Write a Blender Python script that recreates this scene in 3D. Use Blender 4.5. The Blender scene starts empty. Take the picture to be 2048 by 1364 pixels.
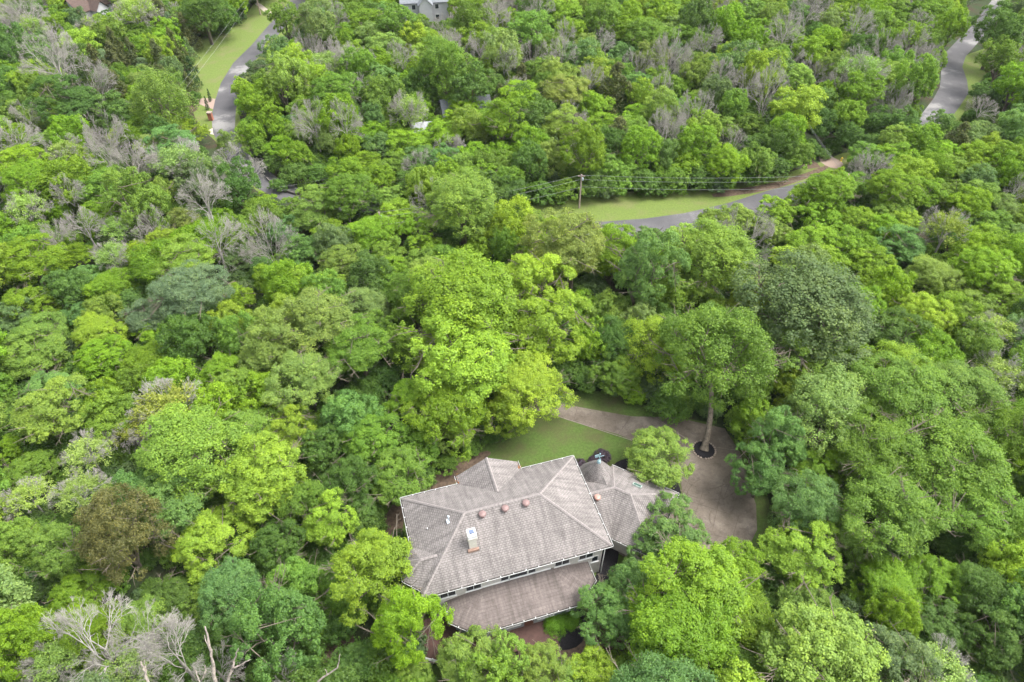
import bpy, math, random
import numpy as np
from mathutils import Vector, Matrix
random.seed(7); RNG = np.random.default_rng(11)
S = bpy.context.scene; C = S.collection
PI = math.pi; R = math.radians
# ---------------------------------------------------------------- camera, sky, sun, exposure
TH, F, H = R(44), 1366.0, 65.0
cd = bpy.data.cameras.new('camera'); cam = bpy.data.objects.new('camera', cd); C.objects.link(cam)
cam.location = (0, 0, H); cam.rotation_euler = (PI/2 - TH, 0, 0)
cd.sensor_width = 36; cd.lens = F/2048*36; cd.clip_end = 6000; cd.clip_start = 0.5
S.camera = cam
SUN_EL, SUN_AZ = R(60), R(82)
wd = bpy.data.worlds.new('World'); S.world = wd; wd.use_nodes = True
nt = wd.node_tree; nt.nodes.clear()
o_ = nt.nodes.new('ShaderNodeOutputWorld'); bg = nt.nodes.new('ShaderNodeBackground')
sk = nt.nodes.new('ShaderNodeTexSky'); sk.sky_type = 'NISHITA'; sk.sun_disc = False
sk.sun_elevation = SUN_EL; sk.sun_rotation = SUN_AZ; sk.dust_density = 4.0; sk.ozone_density = 1.0; sk.air_density = 1.0
hs = nt.nodes.new('ShaderNodeHueSaturation'); hs.inputs['Saturation'].default_value = 0.22
nt.links.new(sk.outputs[0], hs.inputs['Color']); nt.links.new(hs.outputs[0], bg.inputs[0])
bg.inputs[1].default_value = 0.15; nt.links.new(bg.outputs[0], o_.inputs[0])
sl = bpy.data.lights.new('sun', 'SUN'); sl.energy = 1.1; sl.angle = R(30); sl.color = (1, 0.96, 0.90)
so = bpy.data.objects.new('sun', sl); C.objects.link(so)
sd = Vector((math.sin(SUN_AZ)*math.cos(SUN_EL), math.cos(SUN_AZ)*math.cos(SUN_EL), math.sin(SUN_EL)))
so.rotation_euler = sd.to_track_quat('Z', 'Y').to_euler(); so.location = (0, 0, 150)
vs = S.view_settings; vs.view_transform = 'Standard'; vs.look = 'None'; vs.gamma = 1; vs.exposure = 1.95
try: vs.use_curve_mapping = False
except Exception: pass
S.cycles.max_bounces = 8; S.cycles.diffuse_bounces = 5; S.cycles.transmission_bounces = 4; S.cycles.glossy_bounces = 2

# ---------------------------------------------------------------- world / picture mapping used to survey positions
st, ct = math.sin(TH), math.cos(TH)
def W(u, v, z=0.0):
    x, y = u-1024, -(v-682)
    d = (x, y*st+F*ct, y*ct-F*st)
    k = (z-H)/d[2]
    return Vector((d[0]*k, d[1]*k, z))
def P(x, y, z):
    dz = z-H; depth = y*ct-dz*st; up = y*st+dz*ct
    return 1024+F*x/depth, 682-F*up/depth, F/depth
# ---------------------------------------------------------------- materials
def nodes(name):
    m = bpy.data.materials.new(name); m.use_nodes = True
    n = m.node_tree; b = n.nodes['Principled BSDF']
    b.inputs['Specular IOR Level'].default_value = 0.25
    return m, n, b
def N(n, t, **k):
    q = n.nodes.new(t)
    for a, v in k.items():
        if a in q.inputs: q.inputs[a].default_value = v
        else: setattr(q, a, v)
    return q
def mixc(n, a, b, f=None, mode='MIX', fac=0.5):
    m = n.nodes.new('ShaderNodeMix'); m.data_type = 'RGBA'; m.blend_type = mode
    for i, v in ((6, a), (7, b)):
        if isinstance(v, tuple): m.inputs[i].default_value = (*v[:3], 1)
        else: n.links.new(v, m.inputs[i])
    if f is None: m.inputs[0].default_value = fac
    else: n.links.new(f, m.inputs[0])
    return m.outputs[2]
def ramp(n, fac, stops):
    r = n.nodes.new('ShaderNodeValToRGB'); e = r.color_ramp.elements
    while len(e) < len(stops): e.new(0.5)
    for q, (p, c) in zip(e, stops):
        q.position = p; q.color = (*c[:3], 1) if isinstance(c, tuple) else (c, c, c, 1)
    n.links.new(fac, r.inputs[0]); return r.outputs[0]
def noise(n, scale, detail=4, rough=0.6, coord='Object'):
    t = n.nodes.new('ShaderNodeTexCoord'); q = n.nodes.new('ShaderNodeTexNoise')
    q.inputs['Scale'].default_value = scale; q.inputs['Detail'].default_value = detail; q.inputs['Roughness'].default_value = rough
    n.links.new(t.outputs[coord], q.inputs['Vector']); return q.outputs['Fac']
def simple(name, col, rough=0.8, var=0.25, scale=3.0, metal=0.0, bump=0.0):
    m, n, b = nodes(name)
    f = noise(n, scale)
    lo = tuple(c*(1-var) for c in col); hi = tuple(min(1, c*(1+var)) for c in col)
    n.links.new(ramp(n, f, [(0.3, lo), (0.7, hi)]), b.inputs['Base Color'])
    b.inputs['Roughness'].default_value = rough; b.inputs['Metallic'].default_value = metal
    if bump:
        bm_ = N(n, 'ShaderNodeBump', Strength=bump, Distance=0.05)
        n.links.new(noise(n, scale*6), bm_.inputs['Height']); n.links.new(bm_.outputs[0], b.inputs['Normal'])
    return m
def leaf_mat(name, inst=False, fixed=None):
    m = bpy.data.materials.new(name); m.use_nodes = True; n = m.node_tree; n.nodes.clear()
    out = n.nodes.new('ShaderNodeOutputMaterial')
    if fixed: col = None
    elif inst:
        a = n.nodes.new('ShaderNodeAttribute'); a.attribute_type = 'INSTANCER'; a.attribute_name = 'tint'; col = a.outputs['Color']
    else:
        a = n.nodes.new('ShaderNodeObjectInfo'); col = a.outputs['Color']
    t = n.nodes.new('ShaderNodeAttribute'); t.attribute_name = 'tone'
    v = ramp(n, t.outputs['Fac'], [(0.0, (0.66, 0.72, 0.76)), (0.5, (1.0, 1.0, 1.0)), (1.0, (1.45, 1.32, 0.95))])
    if fixed: c = mixc(n, fixed, v, mode='MULTIPLY', fac=1)
    else: c = mixc(n, col, v, mode='MULTIPLY', fac=1)
    d = n.nodes.new('ShaderNodeBsdfDiffuse'); n.links.new(c, d.inputs[0])
    tr = n.nodes.new('ShaderNodeBsdfTranslucent')
    c2 = mixc(n, c, (1.1, 1.2, 0.45), mode='MULTIPLY', fac=1); n.links.new(c2, tr.inputs[0])
    g = n.nodes.new('ShaderNodeBsdfGlossy'); g.inputs['Roughness'].default_value = 0.55; g.inputs[0].default_value = (1, 1, 1, 1)
    ms = n.nodes.new('ShaderNodeMixShader'); ms.inputs[0].default_value = 0.38
    n.links.new(d.outputs[0], ms.inputs[1]); n.links.new(tr.outputs[0], ms.inputs[2])
    m2 = n.nodes.new('ShaderNodeMixShader'); m2.inputs[0].default_value = 0.012
    n.links.new(ms.outputs[0], m2.inputs[1]); n.links.new(g.outputs[0], m2.inputs[2])
    n.links.new(m2.outputs[0], out.inputs[0]); return m
LEAF = leaf_mat('leaf'); LEAFI = leaf_mat('leaf_woodland', True)
BARK = simple('bark', (0.125, 0.105, 0.080), 0.95, 0.6, 2.6)
BARK_DARK = simple('bark_brown', (0.10, 0.075, 0.055), 0.95, 0.4, 9)
BARK_DEAD = simple('bark_dead', (0.28, 0.265, 0.235), 0.95, 0.3, 4)
BARK_SNAG = simple('bark_snag', (0.23, 0.20, 0.17), 0.95, 0.5, 3)
# ---------------------------------------------------------------- mesh helpers
def np_mesh(name, V, Fq, mat, tone=None, smooth=False):
    V = np.asarray(V, dtype=np.float32); Fq = np.asarray(Fq, dtype=np.int32); k = Fq.shape[1]; nf = len(Fq)
    me = bpy.data.meshes.new(name); me.vertices.add(len(V)); me.vertices.foreach_set('co', V.ravel())
    me.loops.add(nf*k); me.loops.foreach_set('vertex_index', Fq.ravel())
    me.polygons.add(nf); me.polygons.foreach_set('loop_start', np.arange(0, nf*k, k, dtype=np.int32))
    try: me.polygons.foreach_set('loop_total', np.full(nf, k, dtype=np.int32))
    except Exception: pass
    if smooth: me.polygons.foreach_set('use_smooth', np.ones(nf, dtype=bool))
    if tone is not None:
        a = me.attributes.new('tone', 'FLOAT', 'FACE'); a.data.foreach_set('value', np.asarray(tone, dtype=np.float32))
    me.update(calc_edges=True); me.materials.append(mat); return me
def tag(o, label=None, cat=None, group=None, kind=None):
    if label: o['label'] = label
    if cat: o['category'] = cat
    if group: o['group'] = group
    if kind: o['kind'] = kind
    return o
def link(name, me, parent=None):
    o = bpy.data.objects.new(name, me); C.objects.link(o)
    if parent: o.parent = parent
    return o
def empty(name, loc, rz=0):
    o = bpy.data.objects.new(name, None); C.objects.link(o); o.location = loc; o.rotation_euler = (0, 0, rz)
    o.empty_display_size = 0.5; return o
class MB:
    """collects faces of any size; build() links them as one mesh object"""
    def __init__(s): s.v = []; s.f = []
    def face(s, pts):
        i = len(s.v); s.v += [tuple(p) for p in pts]; s.f.append(tuple(range(i, i+len(pts)))); return s
    def box(s, x0, x1, y0, y1, z0, z1):
        return s.prism([(x0, y0), (x1, y0), (x1, y1), (x0, y1)], z0, z1)
    def prism(s, poly, z0, z1):
        a = sum(poly[i][0]*poly[(i+1) % len(poly)][1]-poly[(i+1) % len(poly)][0]*poly[i][1] for i in range(len(poly)))
        if a < 0: poly = poly[::-1]
        n = len(poly); i = len(s.v)
        s.v += [(p[0], p[1], z0) for p in poly]+[(p[0], p[1], z1) for p in poly]
        s.f.append(tuple(range(i+n-1, i-1, -1))); s.f.append(tuple(range(i+n, i+2*n)))
        for k in range(n): s.f.append((i+k, i+(k+1) % n, i+n+(k+1) % n, i+n+k))
        return s
    def obox(s, c, ax, hx, hy, hz):
        """box centred c, local x axis direction ax (horizontal angle), half sizes"""
        ca, sa = math.cos(ax), math.sin(ax)
        poly = [(c[0]+ca*x-sa*y, c[1]+sa*x+ca*y) for x, y in ((-hx, -hy), (hx, -hy), (hx, hy), (-hx, hy))]
        return s.prism(poly, c[2]-hz, c[2]+hz)
    def tube(s, pts, rad, n=8, cap=True):
        pts = [Vector(p) for p in pts]; i0 = len(s.v); m = len(pts)
        for k, p in enumerate(pts):
            d = (pts[min(k+1, m-1)]-pts[max(k-1, 0)]).normalized()
            a = d.cross(Vector((0, 0, 1)) if abs(d.z) < .9 else Vector((1, 0, 0))).normalized(); b = d.cross(a)
            r = rad[k] if hasattr(rad, '__len__') else rad
            for j in range(n):
                t = 2*PI*j/n; s.v.append(tuple(p+a*(r*math.cos(t))+b*(r*math.sin(t))))
        for k in range(m-1):
            for j in range(n):
                s.f.append((i0+k*n+j, i0+k*n+(j+1) % n, i0+(k+1)*n+(j+1) % n, i0+(k+1)*n+j))
        if cap:
            s.f.append(tuple(i0+j for j in range(n))[::-1]); s.f.append(tuple(i0+(m-1)*n+j for j in range(n)))
        return s
    def lathe(s, c, prof, n=20):
        i0 = len(s.v)
        for r, z in prof:
            for j in range(n):
                t = 2*PI*j/n; s.v.append((c[0]+r*math.cos(t), c[1]+r*math.sin(t), c[2]+z))
        for k in range(len(prof)-1):
            for j in range(n): s.f.append((i0+k*n+j, i0+k*n+(j+1) % n, i0+(k+1)*n+(j+1) % n, i0+(k+1)*n+j))
        s.f.append(tuple(i0+j for j in range(n))[::-1]); s.f.append(tuple(i0+(len(prof)-1)*n+j for j in range(n)))
        return s
    def build(s, name, mat, parent=None, smooth=False):
        me = bpy.data.meshes.new(name); me.from_pydata(s.v, [], s.f); me.materials.append(mat)
        if smooth:
            for p in me.polygons: p.use_smooth = True
        me.update(); return link(name, me, parent)
# ---------------------------------------------------------------- foliage prototypes (unit crowns)
def rdir(n, rng):
    v = rng.normal(size=(n, 3)); return v/np.linalg.norm(v, axis=1)[:, None]
def leaves(pos, nrm, size, rng, asp=0.62):
    n = len(pos); t = np.cross(nrm, rdir(n, rng)); t /= np.linalg.norm(t, axis=1)[:, None]+1e-9; b = np.cross(nrm, t)
    s = (size*rng.uniform(0.45, 1.55, n))[:, None]
    bend = nrm*s*0.22
    p0 = pos-t*s; p1 = pos+b*s*asp-bend; p2 = pos+t*s; p3 = pos-b*s*asp-bend
    return np.stack([p0, p1, p2, p3], 1).reshape(-1, 3)
def crown_mesh(name, seed, nlobe, nsub, nleaf, lsize, lobe_r=(0.26, 0.42), shape='round', sub_r=0.34, flat=0.8, low=-0.45, fill=0.17):
    rng = np.random.default_rng(seed)
    k = np.arange(nlobe)+0.5; zz = 1-(k/nlobe)*(1-low); ph = k*2.399963+rng.uniform(0, 6)
    rr = np.sqrt(np.clip(1-zz**2, 0, 1)); D = np.stack([rr*np.cos(ph), rr*np.sin(ph), zz], 1)+rng.normal(size=(nlobe, 3))*0.13
    D /= np.linalg.norm(D, axis=1)[:, None]
    lr = rng.uniform(*lobe_r, nlobe); off = rng.uniform(0.52, 0.88, nlobe)
    Cn = D*off[:, None]
    # irregular outline: big lopsided bulges
    ax = rdir(3, rng); 
    for a in ax: Cn *= (1+0.16*np.tanh(2*(D@a)))[:, None]
    if shape == 'cone':
        z = rng.uniform(-0.95, 0.95, nlobe)**1; rad = (1-(z+0.95)/1.95)*0.72; an = rng.uniform(0, 6.28, nlobe)
        Cn = np.stack([rad*np.cos(an), rad*np.sin(an), z], 1); D = Cn+np.array([0, 0, 0.35]); D /= np.linalg.norm(D, axis=1)[:, None]; lr = rng.uniform(*lobe_r, nlobe)*(0.55+0.6*(1-(z+1)/2))
    if shape == 'dome':
        Cn[:, 2] = Cn[:, 2]*0.9
    core = rng.uniform(0, 1, nlobe) < 0.0
    pos, nrm, tone = [], [], []
    w = lr**2; cnt = np.maximum(8, (nleaf*(1-fill)*w/w.sum()).astype(int))
    for i in range(nlobe):
        sd = rdir(nsub, rng)+D[i]*0.75+np.array([0, 0, 0.3]); sd /= np.linalg.norm(sd, axis=1)[:, None]
        sc = Cn[i]+sd*lr[i]*rng.uniform(0.62, 0.92, nsub)[:, None]*np.array([1, 1, flat])
        sr = lr[i]*sub_r*rng.uniform(0.7, 1.25, nsub)
        m = cnt[i]; q = rng.integers(0, nsub, m)
        ld = rdir(m, rng)+sd[q]*0.55+np.array([0, 0, 0.15]); ld /= np.linalg.norm(ld, axis=1)[:, None]
        rad = rng.uniform(0.15, 1.0, m)**0.6*rng.uniform(0.8, 1.45, m)
        p = sc[q]+ld*(sr[q]*rad)[:, None]*np.array([1, 1, flat])
        nn = ld*0.8+rdir(m, rng)*0.55+np.array([0, 0, 0.35]); nn /= np.linalg.norm(nn, axis=1)[:, None]
        lt = rng.normal(0.5, 0.10); st_ = rng.normal(0, 0.09, nsub)
        pos.append(p); nrm.append(nn); tone.append(np.clip(lt+st_[q]+rng.normal(0, 0.20, m), 0, 1))
    m = int(nleaf*fill)
    if m:
        d = rdir(m, rng); d[:, 2] = np.where(d[:, 2] < low, -d[:, 2]*0.5, d[:, 2])
        if shape == 'cone':
            z = rng.uniform(-0.95, 0.8, m); rad = (1-(z+0.95)/1.95)*0.6; p = np.stack([d[:, 0]*rad, d[:, 1]*rad, z], 1)
        else: p = d*rng.uniform(0.35, 0.72, m)[:, None]
        pos.append(p); nn = d+rdir(m, rng)*0.6; nrm.append(nn/np.linalg.norm(nn, axis=1)[:, None]); tone.append(np.clip(rng.normal(0.45, 0.12, m), 0, 1))
    pos = np.concatenate(pos); nrm = np.concatenate(nrm); tone = np.concatenate(tone)
    nrmz = np.percentile(np.linalg.norm(pos[:, :2], axis=1), 96 if shape != 'cone' else 99); pos = pos/nrmz; Cn = Cn/nrmz
    if shape != 'cone': pos[:, 2] *= 1/max(1e-6, np.percentile(pos[:, 2], 99))
    V = leaves(pos, nrm, lsize, rng); nf = len(pos)
    return np_mesh(name, V, np.arange(nf*4).reshape(nf, 4), LEAF, tone), Cn
def tubes_np(segs, n=3):
    """segs: list of (p0,p1,r0,r1) -> verts, quads"""
    A = np.array([s[0] for s in segs]); B = np.array([s[1] for s in segs]); r0 = np.array([s[2] for s in segs]); r1 = np.array([s[3] for s in segs])
    d = B-A; L = np.linalg.norm(d, axis=1)[:, None]+1e-9; d = d/L
    up = np.where(np.abs(d[:, 2:3]) < 0.9, np.array([[0, 0, 1.0]]), np.array([[1.0, 0, 0]]))
    a = np.cross(d, up); a /= np.linalg.norm(a, axis=1)[:, None]; b = np.cross(d, a)
    V = []
    for base, r in ((A-d*0.0, r0), (B, r1)):
        for j in range(n):
            t = 2*PI*j/n; V.append(base+a*(r*math.cos(t))[:, None]+b*(r*math.sin(t))[:, None])
    V = np.stack(V, 1).reshape(-1, 3); m = len(segs); Fq = []
    for j in range(n):
        j2 = (j+1) % n; Fq.append(np.stack([np.full(m, j), np.full(m, j2), np.full(m, n+j2), np.full(m, n+j)], 1))
    Fq = np.stack(Fq, 1)+(np.arange(m)*2*n)[:, None, None]
    return V, Fq.reshape(-1, 4)
def limb_mesh(name, seed, tips, r0=0.045, wild=8):
    """limbs from the crown's foot to its lobes, plus a few bare twigs that poke out"""
    rng = np.random.default_rng(seed); segs = []
    root = np.array([0, 0, -0.95])
    mains = []
    for i in range(5):
        an = i*1.2566+rng.uniform(-.4, .4); e = np.array([0.34*math.cos(an), 0.34*math.sin(an), rng.uniform(-0.35, 0.0)])
        pts = [root, root+(e-root)*0.5+rng.normal(size=3)*0.05, e]
        for k in range(2): segs.append((pts[k], pts[k+1], r0*(1-0.3*k), r0*(0.7-0.25*k)))
        mains.append(e)
    mains = np.array(mains)
    for t in tips:
        j = np.argmin(np.linalg.norm(mains-t, axis=1)); a = mains[j]; mid = (a+t)/2+rng.normal(size=3)*0.07
        segs.append((a, mid, r0*0.45, r0*0.3)); segs.append((mid, t*1.02, r0*0.3, r0*0.1))
    for i in range(wild):
        d = rdir(1, rng)[0]; d[2] = abs(d[2])*0.9-0.1; a = np.array(tips[np.argmax(np.asarray(tips)@d)])*0.9
        b = d*rng.uniform(1.0, 1.1)+rng.normal(size=3)*0.06; segs.append((a, b, r0*0.22, r0*0.1))
        for _ in range(4):
            u = rng.uniform(0.3, 1); q = a+(b-a)*u; e = q+(d+rdir(1, rng)[0]*1.0)*rng.uniform(0.06, 0.15); segs.append((q, e, r0*0.12, r0*0.04))
            segs.append((q+(e-q)*.6, e+rdir(1, rng)[0]*0.06, r0*0.07, r0*0.03))
    V, Fq = tubes_np(segs, 5); return np_mesh(name, V, Fq, BARK, smooth=True)
def bare_mesh(name, seed, thick=1.0, mat=None, depth=6, spread=0.62, upb=0.07, nmain=7):
    rng = np.random.default_rng(seed); segs = []; tips = []
    def grow(p, d, L, r, k):
        n = 2 if k > 0 else 2
        q = p
        for s in range(n):
            d = d+rdir(1, rng)[0]*0.16+np.array([0, 0, 0.03]); d /= np.linalg.norm(d)
            e = q+d*L/n; segs.append((q, e, r*(1-0.2*s), r*(0.8-0.2*s))); q = e
            if k >= 1 and s == 0:
                for _ in range(2):
                    dd = d+rdir(1, rng)[0]*0.9; dd /= np.linalg.norm(dd); ee = q+dd*L*rng.uniform(.35, .7); segs.append((q, ee, r*0.35, r*0.14))
                    d3 = dd+rdir(1, rng)[0]*0.7; segs.append(((q+ee)/2, (q+ee)/2+d3*L*0.3, r*0.2, r*0.1))
        if k >= depth: tips.append(q); return
        for _ in range(rng.integers(2, 4)):
            rad = q.copy(); rad[2] *= 0.3; nr = np.linalg.norm(rad)+1e-6
            dd = d+rdir(1, rng)[0]*spread+rad/nr*0.30+np.array([0, 0, upb]); dd /= np.linalg.norm(dd)
            grow(q, dd, L*rng.uniform(0.66, 0.86), max(r*0.64, 0.0035), k+1)
    for i in range(nmain):
        an = i*2*PI/nmain+rng.uniform(-.3, .3); t = rng.uniform(0.25, 1.2); d = np.array([t*math.cos(an), t*math.sin(an), 1.0]); d /= np.linalg.norm(d)
        grow(np.array([0, 0, -1.0]), d, 0.5, 0.020*thick, 0)
    V, Fq = tubes_np(segs, 3); mx = np.abs(V[:, :2]).max(); q = np.percentile(np.linalg.norm(V[:, :2], axis=1), 96)
    V[:, :2] /= q; z = V[:, 2]; z1 = np.percentile(z, 99); V[:, 2] = (z+1)/(z1+1)*2-1
    return np_mesh(name, V, Fq, mat or BARK_DEAD), np.array(tips)
def wisp_mesh(name, seed, n, lsize):
    rng = np.random.default_rng(seed); d = rdir(90, rng); d[:, 2] = np.abs(d[:, 2])*1.1-0.3
    c = d*rng.uniform(0.45, 0.95, 90)[:, None]; q = rng.integers(0, 90, n)
    pos = c[q]+rng.normal(size=(n, 3))*0.07; nn = rdir(n, rng)+np.array([0, 0, 0.5]); nn /= np.linalg.norm(nn, axis=1)[:, None]
    V = leaves(pos, nn, lsize, rng); return np_mesh(name, V, np.arange(n*4).reshape(n, 4), LEAF, np.clip(rng.normal(0.55, 0.16, n), 0, 1))
PROTO = {}
def reg(key, crowns, limbs): PROTO[key] = (crowns, limbs)
def mk(key, n, **kw):
    cr, lm = [], []
    for i in range(n):
        s = abs(hash((len(key), i, kw.get('nlobe', 1), kw.get('nleaf', 1)))) % 99991
        s = 1000+31*i+sum(ord(ch)*(j+3) for j, ch in enumerate(key))*7
        me, Cn = crown_mesh(key+'_crown', s, **kw); cr.append(me)
        lm.append(limb_mesh(key+'_limbs', s+5, Cn[::2], wild=WILD.get(key, 6)))
    reg(key, cr, lm)
WILD = {'oak_big': 26, 'maple_big': 14, 'oak': 12, 'maple': 5}
mk('maple_big', 4, nlobe=50, nsub=16, nleaf=48000, lsize=0.0165, lobe_r=(0.20, 0.32))
mk('oak_big', 3, nlobe=66, nsub=18, nleaf=48000, lsize=0.0150, lobe_r=(0.16, 0.30), flat=0.6, sub_r=0.42, low=-0.3)
mk('maple', 5, nlobe=26, nsub=12, nleaf=20000, lsize=0.024, lobe_r=(0.26, 0.42))
mk('oak', 3, nlobe=34, nsub=14, nleaf=19000, lsize=0.023, lobe_r=(0.2, 0.36), flat=0.65, sub_r=0.42)
mk('willow', 1, nlobe=46, nsub=12, nleaf=22000, lsize=0.020, lobe_r=(0.22, 0.34), sub_r=0.4, flat=1.1, low=-0.8)
mk('cedar', 3, nlobe=34, nsub=8, nleaf=7000, lsize=0.034, lobe_r=(0.2, 0.34), shape='cone', sub_r=0.4, flat=1.2)
mk('bush', 2, nlobe=22, nsub=10, nleaf=8000, lsize=0.040, lobe_r=(0.34, 0.48), sub_r=0.4, low=-0.1)
mk('clipped', 1, nlobe=60, nsub=14, nleaf=14000, lsize=0.024, lobe_r=(0.30, 0.34), sub_r=0.5, low=-0.4)
BARE = [bare_mesh('bare_branches', 50+i)[0] for i in range(4)]
BARE_BIG = [bare_mesh('dead_branches', 80+i, thick=1.5, depth=6, nmain=4, spread=0.7, upb=0.05)[0] for i in range(2)]
WISP = [wisp_mesh('wisp_crown', 90+i, 5200, 0.030) for i in range(3)]
def stem_mesh(name, mat):
    rng = np.random.default_rng(5); m = MB()
    pts = [(0.25*math.sin(k*1.3)*(k > 0), 0.2*math.cos(k*1.7)*(k > 0), k/8) for k in range(9)]
    m.tube(pts, [1.5, 1.1]+[1.0-0.07*k for k in range(7)], 9, cap=False)
    me = bpy.data.meshes.new(name); me.from_pydata(m.v, [], m.f); me.materials.append(mat)
    for p in me.polygons: p.use_smooth = True
    return me
STEM = stem_mesh('stem', BARK); STEM_DEAD = stem_mesh('stem_dead', BARK_DEAD)
# ---------------------------------------------------------------- forest: kinds and colours
COL = {  # base colours of the leaves
 'Y': (0.203, 0.310, 0.027), 'L': (0.148, 0.262, 0.015), 'G': (0.126, 0.227, 0.027), 'D': (0.079, 0.155, 0.026),
 'B': (0.112, 0.212, 0.053), 'P': (0.169, 0.251, 0.061), 'O': (0.126, 0.137, 0.038), 'K': (0.096, 0.155, 0.055),
 'S': (0.169, 0.265, 0.040), 'C': (0.094, 0.118, 0.036), 'Q': (0.144, 0.219, 0.092), 'V': (0.195, 0.241, 0.044)}
CW = {'Y': 'yellow-green', 'L': 'lime-green', 'G': 'mid-green', 'D': 'dark green', 'B': 'blue-green', 'P': 'pale grey-green', 'O': 'brownish',
      'K': 'dull grey-green', 'S': 'soft light green', 'C': 'dark olive', 'Q': 'silvery green', 'V': 'olive-yellow'}
KW = {'m': 'leafy tree', 'o': 'feathery tree', 'd': 'bare grey tree', 'e': 'large dead tree', 's': 'half-bare tree', 'c': 'shaggy cedar', 'w': 'rounded tree', 'b': 'low bush'}
def solve(u, v, w, h, kind):
    zc = 9.0
    for _ in range(6):
        p = W(u, v, zc); s = P(*p)[2]; a = w/2/s
        dist = math.hypot(p.x, p.y); phi = math.atan2(H-zc, dist)
        hb = (h/2/s)**2-(a*math.sin(phi))**2
        b = math.sqrt(hb)/math.cos(phi) if hb > 0 else 0
        b = min(max(b, 0.62*a), 1.3*a)
        if kind == 'b': zc = b*0.75
        elif kind == 'c': b = max(b, a*1.3); zc = b*1.02
        elif kind in 'de': b = min(max(b, a*0.8), 1.05*a); zc = b*1.0+3.4+0.3*a
        elif kind == 's': zc = b+2.2+0.3*a
        else: zc = b*0.95+(0.8+0.10*a if a < 4.5 else 1.8+0.30*a)
    return p.x, p.y, zc, a, b
ALL = []      # records of every tree: dict
def rec(u, v, w, h, kind, col, **k):
    x, y, zc, a, b = solve(u, v, w, h, kind)
    d = dict(u=u, v=v, w=w, x=x, y=y, zc=zc, a=a, b=b, kind=kind, col=col); d.update(k); ALL.append(d); return d
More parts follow.
